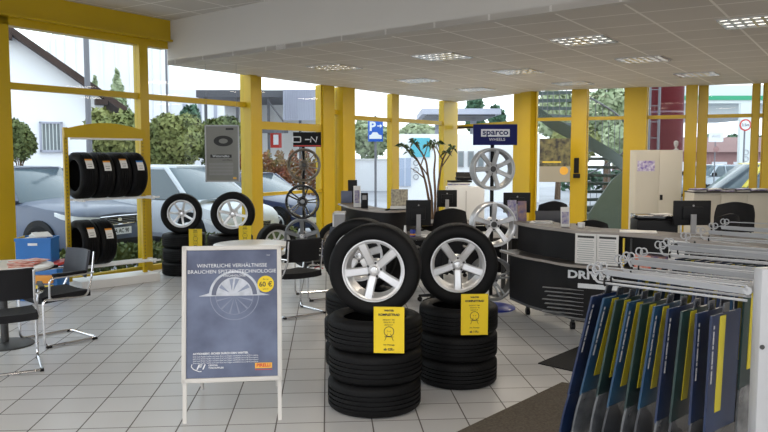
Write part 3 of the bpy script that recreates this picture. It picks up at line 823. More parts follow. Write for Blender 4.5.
# counter text
def face_frame(idx, d):
    q = offs(up, d)[idx]; e = (up[min(idx+1,len(up)-1)]-up[idx-1]).normalized(); return q, math.atan2(e.y, e.x)
def near(px):
    return min(range(1,len(up)-1), key=lambda i: abs((up[i].x/up[i].y)*750-(px-384)))
# normals: local -Y faces room centre
i0 = near(600); q, rz = face_frame(i0, -.052)
T = Matrix.Translation((q.x,q.y,0)) @ Matrix.Rotation(rz,4,'Z')
zt1 = D(600,276.5,q.y).z; zt2 = D(600,287,q.y).z
text('DRIVER', .105, 'ink_white', cr, T @ Vector((-.09,-.004,zt1)), rot=(PI/2,0,rz), sx=1.3, bold=.004, name='lettering')
m = MB()
m.box('ink_white', (.0,-.01,zt2), (.42,.006,.045), T=T)
for k in range(8): m.box('ink_grey', (-.33,.03,zt2-.05-k*.04), (.48-.05*(k%3),.05,.0035), T=T)
m.build('printed_lines', cr)
def sheet_notice(px, label, w=.21):
    i = near(px); q = offs(up, -.012)[i]; e = (up[i+1]-up[i-1]).normalized(); rz = math.atan2(e.y, e.x)
    x = (px-384)/750*q.y
    r = root('notice_sheet', label, 'notice', (x, q.y, .845), rz, 'notices on the reception counter')
    m = MB(); m.box('paper', (0,0,0), (w,.003,.30)); m.build('sheet', r)
    m = MB(); m.box('ink', (0,-.002,.118), (w*.78,.002,.022)); 
    for k in range(11): m.box('ink_grey', (0,-.002,.085-k*.021), (w*(.8-.12*((k*3)%4==0)),.002,.006))
    m.build('print', r)
sheet_notice(587, 'white printed notice on the counter, nearer the office chair')
sheet_notice(609, 'white printed notice on the counter, beside the dark gap')
sheet_notice(681, 'white printed notice on the counter, beside the red box')
i = near(655); q = offs(up, -.05)[i]; e = (up[i+1]-up[i-1]).normalized()
r = root('picture_box', 'red and violet printed box with a portrait, on the lower counter ledge', 'box', (q.x+.0,q.y,.70), math.atan2(e.y,e.x))
m = MB(); m.box('picture_people', (0,0,.07), (.30,.09,.14)); m.build('body', r)
m = MB(); m.box('red_print', (-.06,-.047,.07), (.17,.004,.135)); m.build('cover', r)
for k, pxk in enumerate((627,633)):
    i = near(pxk); q = offs(up,-.02)[i]; m = MB(); m.cyl('dark_steel' if k else 'crate_yellow', (q.x+.0,q.y,.70), (q.x,q.y,.97), .010); single('document_tube', m, ('thin yellow tube','thin dark tube')[k]+' standing on the lower counter ledge', 'tube')
# left far counter
LPATH = [G(px,py,1.04) for px,py in ((338,203),(352,207),(374,210),(394,210.5),(411,209),(420,206))]
for q in LPATH: q.z = 0
lp = polyarc(LPATH, 4)
c2 = root('reception_counter', 'smaller curved black counter with brochures behind the nearest wheel stack', 'counter')
m = MB(); ribbon(m, 'counter_edge', lp, 0, .02, 1.01, 1.035); ribbon(m, 'counter_top', lp, .02, .35, 1.01, 1.033); m.build('upper_ledge', c2)
m = MB(); ribbon(m, 'counter_black', lp, .05, .09, .0, 1.01); m.build('front_panel', c2)
m = MB(); ribbon(m, 'counter_top', lp, .35, .9, .70, .735); m.build('worktop', c2)
# desk area between the counters
def desk(label, x0, x1, y0, y1, h=.735, m_='counter_top', legm='dark_steel'):
    r = root('desk', label, 'desk', ((x0+x1)/2,(y0+y1)/2,0)); w=(x1-x0); d=(y1-y0)
    m = MB(); m.box(m_, (0,0,h-.015), (w,d,.03), bev=.004); m.build('desktop', r)
    for sx in (-1,1):
        for sy in (-1,1):
            m = MB(); m.box(legm, (sx*(w/2-.05),sy*(d/2-.05),(h-.03)/2), (.05,.05,h-.03)); m.build('leg', r)
    m = MB(); m.box('black_plastic', (0,-d/2+.1,h-.25), (w-.1,.02,.4)); m.build('modesty_panel', r)
    return r
desk('dark desk with monitors behind the two front tyre stacks', .25, 1.55, 9.3, 10.1)
desk('dark desk by the dragon tree with a second monitor', .5, 1.9, 11.3, 12.0)
def monitor(label, x, y, z, w, h, rz=0, b=.10):
    r = root('monitor', label, 'monitor', (x,y,z), rz, 'office monitors')
    m = MB(); m.box('black_plastic', (0,0,b+h/2), (w,.03,h), bev=.006); m.box('black_plastic', (0,-.02,b+h/2), (w*.55,.03,h*.5), bev=.008); m.build('housing', r)
    m = MB(); m.box('black_gloss', (0,.0165,b+h/2), (w-.03,.002,h-.03)); m.build('screen', r)
    m = MB(); m.box('ink_grey', (0,-.045,(b+h*.45)/2), (.055,.02,b+h*.45)); m.box('ink_grey', (0,-.03,.008), (.22,.18,.015), bev=.004); m.build('stand', r)
    m = MB(); m.lathe('ink_grey', [(.001,-.037),(.010,-.037),(.010,-.034),(.001,-.034)], 16, Matrix.Translation((0,0,b+h*.8)), axis='Y', closed=False); m.build('badge', r)
    return r
def mon_px(label, x0, x1, y0, Y, zdesk, h=None, rz=0):
    a = D(x0,y0,Y); b = D(x1,y0,Y); w = b.x-a.x; hh = h or w*.6
    monitor(label, (a.x+b.x)/2, Y, zdesk, w, hh, rz, max(.04, a.z-hh-zdesk))
def level_pad(): pass
mon_px('black monitor seen from behind, left one behind the front tyre stacks', 406, 431, 200, 9.55, .735, .33)
mon_px('black monitor seen from behind beside the dragon tree trunks', 437, 457, 190, 11.45, .735, .26)
# printer and paper cabinet
a = D(461,187,12.6); r = root('filing_cabinet', 'white office cabinet behind the grey seven spoke rim', 'cabinet', (D(466,187,12.6).x, 12.8, 0))
m = MB(); m.box('white_paint', (0,0,a.z/2), (.62,.45,a.z), bev=.005); m.build('body', r)
m = MB(); m.box('seam', (0,-.227,a.z/2), (.006,.004,a.z*.9)); m.build('door', r)
cz = a.z
for k,(mt,h,lab) in enumerate((('paper',.03,'white ream of paper, lowest in the pile on the white cabinet'),('picture_mag',.02,'red edged folder in the pile on the white cabinet'),('paper',.025,'upper white ream of paper on the white cabinet'),('black_plastic',.03,'black letter tray topmost on the white cabinet'))):
    m = MB(); m.box(mt, (0,0,h/2), (.34+.02*(k%2),.26,h), bev=.003); single('folder' if k != 3 else 'letter_tray', m, lab, 'office tray' if k == 3 else 'paper', None, (D(458,187,12.7).x+.01*k,12.75,cz), .1*k-.1); cz += h
m = MB(); m.box('black_plastic', (0,0,.03), (.36,.25,.05), bev=.01); m.box('black_plastic', (0,.1,.09), (.34,.02,.10), rx=-.6); single('scanner', m, 'black scanner with raised lid on the white cabinet', 'scanner', loc=(D(466,187,12.9).x,12.86,a.z))
bpy.data.objects['scanner'].location.z = cz
# office chairs
def office_chair(label, x, y, rz, zb0=.56, zb1=1.05, w=.50):
    r = root('office_chair', label, 'chair', (x,y,0), rz, 'black office swivel chairs')
    m = MB(); m.grid('black_fabric', lambda u,v: ((u-.5)*w*(1-.25*max(0,v-.6)**2*3), -.24-.05*v+.09*(2*u-1)**2, zb0+(zb1-zb0)*v-.05*(2*u-1)**2*(v>.6)), 10, 8, .05); m.build('backrest', r)
    m = MB(); m.box('black_fabric', (0,.02,.47), (.48,.46,.08), bev=.03); m.build('seat', r)
    m = MB(); m.cyl('dark_steel', (0,0,.10), (0,0,.43), .03)
    m.box('black_plastic', (0,-.24,.52), (.06,.03,.25)); m.build('gas_lift', r)
    m = MB()
    for k in range(5):
        a = 2*PI*k/5; m.cyl('black_plastic', (0,0,.11), (.29*math.cos(a),.29*math.sin(a),.07), .022, .015)
    m.build('star_base', r)
    for k in range(5):
        a = 2*PI*k/5; m = MB(); m.cyl('black_plastic', (.28*math.cos(a),.28*math.sin(a)-.012,.03), (.28*math.cos(a),.28*math.sin(a)+.012,.03), .03); m.build('caster', r)
    for s in (-1,1):
        m = MB(); m.tube('black_plastic', [(s*.24,.0,.46),(s*.28,0,.50),(s*.28,0,.66)], .014); m.box('black_plastic', (s*.28,.02,.67), (.06,.26,.03), bev=.01); m.build('armrest', r)
    return r
office_chair('black office chair with its round back behind the two front stacks', D(449,222,8.9).x-.10, 8.8, .1, .5, .90, .44)
office_chair('black office chair between the two desks, near the dragon tree', D(446,207,10.8).x, 10.7, .2, .55, 1.02)
office_chair('black office chair with tall shiny back behind the curved counter', D(549,200,9.9).x, 9.9, .05, .62, 1.17, .42)
office_chair('low black office chair behind the mug on the counter', D(591,218,9.4).x, 9.4, -.2, .55, .97, .42)
office_chair('black office chair between the large monitor and the low cabinet', D(732,201,11.5).x, 11.5, -.2, .6, 1.06, .58)
office_chair('black office chair directly beside the large monitor', D(719,214,10.2).x, 10.25, .3, .55, .98, .42)
m = MB(); m.grid('mesh_fabric', lambda u,v: ((u-.5)*.36, .0-.03*math.sin(PI*v), .22*v-.0), 5, 5, .012); single('jacket', m, 'grey blue cloth hanging over the tall shiny chair back', 'cloth', loc=(D(549,213,9.6).x,9.585,.83))
# items on far counter
def thing_box(name, label, cat, px0, px1, py0, py1, Y, dep, mt, rz=0, lean=0, extra=None, group=None, zsnap=None):
    a = D(px0,py1,Y); b = D(px1,py0,Y); w = b.x-a.x; h = b.z-a.z; zb = a.z if zsnap is None else zsnap
    if zsnap is not None: h = b.z-zsnap
    m = MB(); m.box(mt, (0,dep/2,h/2), (w,dep,h), bev=min(w,h,dep)*.08)
    if extra: extra(m, w, h, dep)
    return single(name, m, label, cat, group, ((a.x+b.x)/2,Y,zb), rot=(lean,0,rz))
def shelf_y(path, px, d):
    o = offs(path, d); return min(o, key=lambda p: abs(p.x/p.y*750-(px-384))).y
zl = 1.035
thing_box('phone_box', 'tall dark phone box at the back of the small counter', 'box', 348,357,180,203, shelf_y(lp,352,.24), .05, 'black_plastic', zsnap=zl)
thing_box('helmet_box', 'blue and black packaging at the outer end of the small counter', 'box', 341,352,191,205, shelf_y(lp,346,.10), .10, 'poster_blue', zsnap=zl)
thing_box('leaflet_holder', 'tall white leaflet holder on the small counter', 'leaflet holder', 353.5,360.5,186,206, shelf_y(lp,357,.10), .04, 'paper', zsnap=zl, extra=lambda m,w,h,d: m.box('picture_mag', (0,-.002,h*.5), (w*.7,.004,h*.6)))
thing_box('telephone', 'small black telephone handset on the small counter', 'telephone', 361,368,193,206, shelf_y(lp,365,.12), .06, 'black_plastic', zsnap=zl, extra=lambda m,w,h,d: m.box('ink_grey', (0,-.001,h*.7), (w*.6,.004,h*.3)))
y = shelf_y(lp,399,.14)
thing_box('brochure_stand', 'cream pictured brochure in a stand on the small counter', 'brochure stand', 391,408,189,209, y, .015, 'picture_cream', zsnap=zl, lean=-.2, extra=lambda m,w,h,d: m.box('paper', (-.01,-.03,.02), (w,.06,.04)))
y = D(338,224,10.4)
thing_box('computer_case', 'grey computer case with white front frame beside the small counter', 'computer', 333,345,213,300, 10.3, .4, 'ink_grey', zsnap=0, extra=lambda m,w,h,d: [m.box('ink_white', (0,-.004,h-.01), (w,.01,.02)), m.box('ink_white', (-w/2+.01,-.004,h/2), (.02,.01,h))])
zt = .735
def can():
    p = D(412.5,227,9.5); m = MB(); m.lathe('can_blue', [(.001,0),(.035,0),(.035,.09),(.001,.09)], 20, closed=False); m.lathe('orange_plastic', [(.001,.02),(.0355,.02),(.0355,.04),(.001,.04)], 20, closed=False)
    single('drink_can', m, 'blue can with an orange band on the desk behind the front stacks', 'can', loc=(p.x,9.42,zt))
can()
m = MB(); m.cyl('white_paint', (0,0,0), (0,0,.14), .025, .012); single('bottle', m, 'small white bottle beside the blue can', 'bottle', loc=(D(405,227,9.5).x,9.45,zt))
for k,(x,y,rz,lab) in enumerate(((.62,9.45,.2,'white papers lying nearest the blue can'),(.95,9.5,-.3,'white papers lying on the desk in the middle'),(1.2,9.6,.5,'white papers at the end of the desk beside the rim stand'))):
    m = MB(); m.box('paper', (0,0,.005), (.30,.21,.01)); m.box('paper', (.04,.03,.012), (.30,.21,.004), rz=.3); single('papers', m, lab, 'papers', None, (x,y,zt), rz)
# items on the right counter
zc = 1.018
y = shelf_y(up,518,.30)
def onc(px, d): return shelf_y(up, px, d)
mon_z = mon_px('black monitor seen from behind at the outer end of the curved counter', 503.5, 530.5, 192.5, 9.3, .735, .25)
thing_box('magazine', 'magazine with dark cover standing under the counter monitor', 'magazine', 508,517,200,220, onc(516,.12), .012, 'picture_mag', zsnap=zc, lean=-.15)
thing_box('magazine', 'white and violet magazine standing beside the dark covered one', 'magazine', 518,527,201,219, onc(522,.14), .012, 'picture_people', zsnap=zc, lean=-.15)
m = MB(); m.box('paper', (0,0,.006), (.24,.17,.012)); m.box('ink_grey', (.02,.0,.016), (.2,.15,.008), rz=.3); single('notepad', m, 'grey and white notepad lying on the counter ledge', 'notepad', loc=(D(540,222,8.3).x, onc(540,.18), zc), rz=-.3)
thing_box('leaflet_holder', 'white printed leaflet standing on the curved counter', 'leaflet', 561,570,207,227, onc(565,.16), .012, 'paper', zsnap=zc, lean=-.1, extra=lambda m,w,h,d: m.box('picture_mag', (0,-.002,h*.45), (w*.8,.004,h*.6)))
m = MB(); m.lathe('white_laminate', [(.001,0),(.034,0),(.038,.05),(.034,.05),(.03,.01),(.001,.01)], 20, closed=False); single('mug', m, 'low white cup on the curved counter', 'cup', loc=(D(576,223,7.9).x, onc(576,.2), zc))
m = MB(); m.box('paper', (0,0,.004), (.34,.2,.008)); single('papers', m, 'white papers lying flat on the counter ledge beside the tubes', 'papers', loc=(D(632,231,7.4).x, onc(632,.15), zc), rz=-.3)
# printer and big monitor
a = D(637,232,7.9); b = D(677,214,7.9)
r = root('printer', 'black multifunction printer on the curved counter worktop', 'printer', ((a.x+b.x)/2, 8.0, .735), -.12)
w = b.x-a.x; h = b.z-.735
m = MB(); m.box('black_plastic', (0,0,(h-.06)/2), (w,.36,h-.06), bev=.015); m.build('body', r)
m = MB(); m.box('black_gloss', (-.02,0,h-.035), (w*.9,.34,.045), bev=.01); m.build('lid', r)
m = MB(); m.box('black_plastic', (.0,-.2,h*.5), (w*.7,.1,.02)); m.build('paper_tray', r)
m = MB(); m.box('paper', (0,0,0), (.2,.12,.006)); single('papers', m, 'sheet of paper lying on the black printer', 'papers', loc=((a.x+b.x)/2+.08,7.98,b.z-.008), rz=.2)
mon_px('large black monitor seen from behind on the curved counter worktop', 673.5, 711, 200.5, 7.7, .735, .255, .03)
desk('grey office desk behind the large monitor', D(700,230,8.6).x, D(790,230,8.6).x, 8.9, 9.7)
desk('dark office desk behind the tall shiny chair', 1.75, 2.9, 10.6, 11.3)
# tall cabinet
a = D(637,150,14.2); b = D(683,150,14.2)
r = root('steel_cabinet', 'tall beige two door steel cabinet with a picture on its left door', 'cabinet', ((a.x+b.x)/2, 14.4, 0), -.04)
w = b.x-a.x; h = a.z
m = MB(); m.box('cabinet_beige', (0,0,h/2), (w,.40,h), bev=.005); m.build('body', r)
for s in (-1,1):
    m = MB(); m.box('cabinet_beige', (s*w/4,-.205,h/2), (w/2-.008,.014,h-.03), bev=.003); dd = m.build('door', r)
    if s == 1:
        m = MB(); m.box('black_plastic', (s*w/4-w/4+.05,-.218,h*.52), (.05,.02,.10), bev=.006); m.build('lock_handle', dd)
    else:
        m = MB(); m.box('picture_purple', (-w/4-.03,-.215,h-.30), (.32,.004,.20)); m.build('picture', dd)
m = MB(); m.lathe('rack_white', [(.001,0),(.07,0),(.07,.02),(.03,.04),(.03,.10),(.06,.14),(.06,.24),(.02,.28),(.001,.28)], 20, closed=False); single('figurine', m, 'small grey white ornament on top of the beige cabinet', 'ornament', loc=(D(678,148,14.3).x,14.4,h)).scale = (.7,.7,.65)
# low cabinet
a = D(694,193,13.2); b = D(800,193,13.2)
r = root('low_cabinet', 'low beige cabinet under the window with papers on top', 'cabinet', ((a.x+b.x)/2, 13.4, 0))
w = b.x-a.x; h = a.z
m = MB(); m.box('cabinet_beige', (0,0,h/2), (w,.42,h-.0), bev=.004); m.build('body', r)
m = MB(); m.box('counter_top', (0,-.01,h+.012), (w+.02,.46,.024)); m.build('top', r)
for k in range(4):
    m = MB(); m.box('cabinet_beige', (-w/2+w*(k+.5)/4,-.215,h/2), (w/4-.01,.012,h-.06), bev=.003); m.build('door', r)
lb = ['nearest the yellow post','second along from the yellow post','third along, showing white and violet','fourth along, spread open','at the far end of the low cabinet']
for k,px in enumerate((702,716,730,744,760)):
    m = MB()
    for j in range(3): m.box(('paper','black_plastic','picture_purple')[(j+k)%3], (.02*j,.01*j,.008+.016*j), (.30,.22,.014), rz=.2*j-.1*k)
    single('papers', m, 'pile of folders and papers '+lb[k], 'papers', 'paper piles on the low cabinet', (D(px,190,13.2).x,13.35,h+.025), .1*k)
# ------------------------------------------------------------------ dragon tree
def dragon_tree():
    Y = 13.0
    r = root('potted_tree', 'tall branching dragon tree in a dark pot by the window', 'plant', (D(430,200,Y).x, Y, 0))
    ox = r.location.x
    m = MB(); m.lathe('pot', [(.001,0),(.16,0),(.21,.36),(.22,.38),(.20,.38),(.19,.33),(.001,.33)], 28, closed=False); m.build('pot', r)
    def P(px, py, dy=0): q = D(px,py,Y); return Vector((q.x-ox, dy, q.z))
    trunks = [[(430,208,.02),(428,195,.02),(425,180,.03),(420,165,.04),(413,154,.05),(403,146,.05)],
              [(432,208,0),(431,192,0),(428,176,-.02),(426,162,-.03),(421,152,-.04),(414,143,-.04)],
              [(435,208,-.02),(435,190,-.03),(434,172,-.04),(435,156,-.04),(433,146,-.02)],
              [(438,208,.02),(438,192,.03),(440,175,.05),(443,160,.06),(447,152,.05)]]
    tips = []
    m = MB()
    for t in trunks:
        pts = [Vector((P(t[0][0],t[0][1]).x*.6, t[0][2], .33))]+[P(*q) for q in t]
        fine = [Vector(q) for q in polyarc(pts, 4)]
        n = len(fine); m.tube('bark', fine, .03, n=8, rad=0, radii=[.026-.014*i/(n-1) for i in range(n)]); tips.append(fine[-1])
    br = [((424,178,.03),(417,172,.06),(411,168,.08)),((421,165,.04),(426,152,.1),(428,145,.1)),((428,176,-.02),(418,162,-.1),(408,152,-.1)),((443,160,.06),(438,150,.1),(437,143,.12)),((441,168,.05),(449,156,.0),(453,149,0))]
    for b_ in br:
        fine = polyarc([P(*q) for q in b_], 4); n = len(fine)
        m.tube('bark', fine, .015, n=6, rad=0, radii=[.013-.006*i/(n-1) for i in range(n)])
        if b_[0][0] != 424: tips.append(fine[-1])
    m.build('trunk', r)
    m = MB()
    for tp in tips:
        for k in range(11):
            a = random.uniform(0,2*PI); el = random.uniform(-.3,1.1); L = random.uniform(.10,.20)
            d = Vector((math.cos(a)*math.cos(el), math.sin(a)*math.cos(el), math.sin(el)))
            side = d.cross(Vector((0,0,1))).normalized()*.014
            mid = tp+d*L*.5+Vector((0,0,.01)); end = tp+d*L-Vector((0,0,L*.45))
            kk = m.mi('leaf_indoor'); v = [m.bm.verts.new(q) for q in (tp-side*.5, tp+side*.5, mid+side, end, mid-side)]
            m._f(v, kk)
    m.build('leaves', r)
dragon_tree()
# ------------------------------------------------------------------ hanging posters
def win_poster():
    a = D(204.5,125,11.6); b = D(240,182,11.6); w = b.x-a.x; h = a.z-b.z
    r = root('hanging_poster', 'grey framed poster with a tyre drawing hanging in the window', 'poster', ((a.x+b.x)/2, 11.6, b.z), -.03)
    m = MB(); m.box('poster_grey', (0,0,h/2), (w-.03,.008,h-.03)); m.build('print_sheet', r)
    m = MB()
    for s in (-1,1): m.box('rack_white', (s*(w/2-.01),0,h/2), (.02,.02,h)); m.box('rack_white', (0,0,h/2+s*(h/2-.01)), (w,.02,.02))
    m.build('frame', r)
    m = MB(); m.lathe('ink', [(.07,-.006),(.15,-.006),(.15,-.009),(.07,-.009)], 24, Matrix.Translation((.02,0,h*.72)) @ Matrix.Scale(.55,4,(0,0,1)), axis='Y', closed=True)
    m.box('ink', (-.02,-.006,h*.455), (w*.62,.003,.05)); m.box('ink', (.12,-.006,h*.93), (.12,.003,.03)); m.box('logo_orange', (.19,-.006,.06), (.05,.003,.03))
    for k in range(9): m.box('ink_grey', (-.02,-.006,h*.33-.022*k), (w*.7,.003,.006))
    m.build('print', r)
    text('Winterreifen', .05, 'ink_white', r, (-.02,-.010,h*.455)); 
    text('sind Pflicht', .035, 'ink', r, (.08,-.008,h*.385))
    for s in (-1,1):
        m = MB(); m.cyl('post_grey', (s*(w/2-.03),0,h), (s*(w/2-.03),0,h+(3.15-b.z-h)+.3), .002, n=5); m.build('wire', r)
win_poster()
def right_poster():
    a = D(540,138.5,15.4); b = D(569.5,182,15.4); w = b.x-a.x; h = a.z-b.z
    r = root('hanging_poster', 'black and yellow car poster with a yellow dot at the stair window', 'poster', ((a.x+b.x)/2, 15.4, b.z), -.1)
    m = MB(); m.box('poster_cream', (0,0,h*.18), (w,.012,h*.36)); m.box('picture_dark', (0,0,h*.68), (w,.012,h*.64)); m.build('print_sheet', r)
    m = MB(); m.lathe('logo_orange', [(.001,-.007),(.085,-.007),(.085,-.012),(.001,-.012)], 24, Matrix.Translation((w*.3,0,h*.26)), axis='Y', closed=False); m.build('price_dot', r)
    m = MB(); m.box('crate_yellow', (-w*.1,-.008,h*.46), (w*.6,.004,.03)); m.build('stripe', r)
right_poster()
# ------------------------------------------------------------------ packet rack, lower right
def packet_rack():
    z = 1.15
    h0 = G(597,281,z); h0.z = 0; hN = G(733,226,z); hN.z = 0; dh = (hN-h0).normalized()          # line of the hook tips
    e0 = G(747,303,z); e0.z = 0; da = (e0-h0).normalized(); La = (e0-h0).length
    r = root('hanging_rack', 'white metal rack of long hooks carrying hanging packets', 'rack', (e0.x+.03,e0.y,0))
    o = r.location
    ang = math.atan2(da.y, da.x)
    def loc(p, zz): return Vector((p.x-o.x, p.y-o.y, zz))
    m = MB(); c = G(755,300,1.0); m.box('rack_white', (.045,-.02,.65), (.10,.06,1.30), rz=ang+PI/2-.6, bev=.012); m.cyl('dark_steel', (.012,-.056,.98), (.012,-.048,.98), .010); m.build('upright', r)
    m = MB(); far = e0+dh*3.6
    m.box('rack_white', (.05+dh.x*3.6,dh.y*3.6,.65), (.08,.06,1.30), rz=ang, bev=.012); m.build('upright', r)
    m = MB()
    for zz in (1.20,.25): m.cyl('rack_white', loc(e0,zz), loc(far,zz), .018, n=8)
    m.build('rail', r)
    for sgn in (0, 3.6):
        m = MB(); b = e0+dh*sgn; m.cyl('rack_white', loc(b,.02), loc(b-da*.5,.02), .02, n=8); m.build('foot', r)
    tips = [0,.10,.42,.56,.80,1.20,1.40,1.85,2.3,2.75,3.2]
    hooks = []
    for i, t in enumerate(tips):
        s = h0+dh*t; e = e0+dh*t
        m = MB()
        m.tube('rack_white', [loc(e,z+.01), loc(s,z-.005), loc(s-da*.02,z+.03)], .006, n=6, rad=.02)
        # label channel above the hook wire and its loop
        T = Matrix.Translation(loc((s+e)/2+da*.02, z+.050)) @ Matrix.Rotation(ang,4,'Z') @ Matrix.Rotation(.5,4,'X')
        m.tube('rack_white', [loc(e,z+.07), loc(s+da*.03,z+.055), loc(s-da*.01,z+.045)], .004, n=6, rad=0)
        if i % 3 != 1: m.box('rack_white', (0,0,-.002), (La-.04,.004,.032), T=T)
        m.build('hook', r)
        m = MB()
        for q in range(2):
            cc = loc(s-da*(.005+.03*q), z+.055)
            Tm = Matrix.Translation(cc) @ Matrix.Rotation(ang+.4,4,'Z')
            pts = [Tm @ Vector((0.018*math.cos(2*PI*k/12), 0.003*k/12, .022*math.sin(2*PI*k/12))) for k in range(12)]
            m.tube('rack_white', pts, .0045, n=5, rad=0, closed=True)
        m.build('price_tag_loop', r)
        m = MB(); cc = loc(s+da*.045, z+.0); Tm = Matrix.Translation(cc) @ Matrix.Rotation(ang+.3,4,'Z')
        m.tube('black_plastic', [Tm @ Vector((0, .017*math.cos(a), .018*math.sin(a)+.002)) for a in [PI*.2+2*PI*.8*k/9 for k in range(10)]], .005, n=5, rad=0); m.build('clip', r)
        hooks.append((s, e))
    return h0, e0, dh, da, La, ang
h0, e0, dh, da, La, ang = packet_rack()
def packet(label, s, w, h, tilt, cols, zt=1.125):
    """hangs at plan point s; face normal along the hook; local +X runs away from the camera"""
    r = root('packet', label, 'packet', (s.x,s.y,zt), ang+PI/2, 'packets hanging on the white rack')
    r.rotation_euler = (tilt,0,ang+PI/2)
    main, stripe, low = cols
    m = MB(); m.box(main, (0,0,-h*.30-.03), (w,.010,h*.6)); m.build('header_card', r)
    if stripe:
        m = MB(); m.box(stripe, (-w*.14,-.0062,-h*.25-.03), (.05,.0025,h*.48)); m.box(stripe, (-w*.14,.0062,-h*.25-.03), (.05,.0025,h*.48)); m.build('stripe', r)
    m = MB(); m.grid(low, lambda u,v: ((u-.5)*w, .005*math.sin(v*5+u*3), -h*.6-.02-h*.4*v), 4, 8, .010); m.build('plastic_sleeve', r)
    m = MB(); m.box('clear_plastic_dark', (-.0,0,-.012), (.05,.006,.045)); m.build('hang_tab', r)
    if main in ('packet_blue','packet_navy'):
        m = MB()
        for k in range(9): m.box('ink_grey', (-w*.42,-.0062,-.08-k*.028), (.008,.002,.014+.008*(k%3))); m.box('ink_grey', (-w*.42,.0062,-.08-k*.028), (.008,.002,.014+.008*(k%3)))
        m.build('print', r)
    return r
cols = [('packet_navy',None,'packet_navy'),('packet_blue','packet_yellow','packet_grey'),('packet_green','packet_yellow','packet_grey'),('packet_blue','packet_yellow','clear_plastic_dark'),('packet_green','packet_yellow','packet_grey'),('packet_blue','packet_yellow','clear_plastic_dark'),('packet_navy',None,'packet_grey'),('packet_green','packet_yellow','clear_plastic_dark'),('packet_navy',None,'clear_plastic_dark'),('packet_navy','packet_yellow','clear_plastic_dark')]
ordn = ['outermost, navy','second, blue with yellow stripe','third, green with yellow stripe','fourth, plain blue','fifth, green with yellow stripe','sixth, blue and dark','seventh, navy with grey sleeve','eighth, green and dark','ninth, plain dark navy','tenth, nearest the white upright']
for row in range(3):
    for k in range(10):
        s = h0 + dh*(.02+row*.78) + da*(.06+La*.088*k)
        packet(('narrow hanging packet on the %s hook, ' % ('front','middle','rear')[row])+ordn[k], s, .26-.0*row, .86-.03*(k%3), (.24-.026*k+.02*(k%2)), cols[(k+row*3)%10] if row else cols[k])
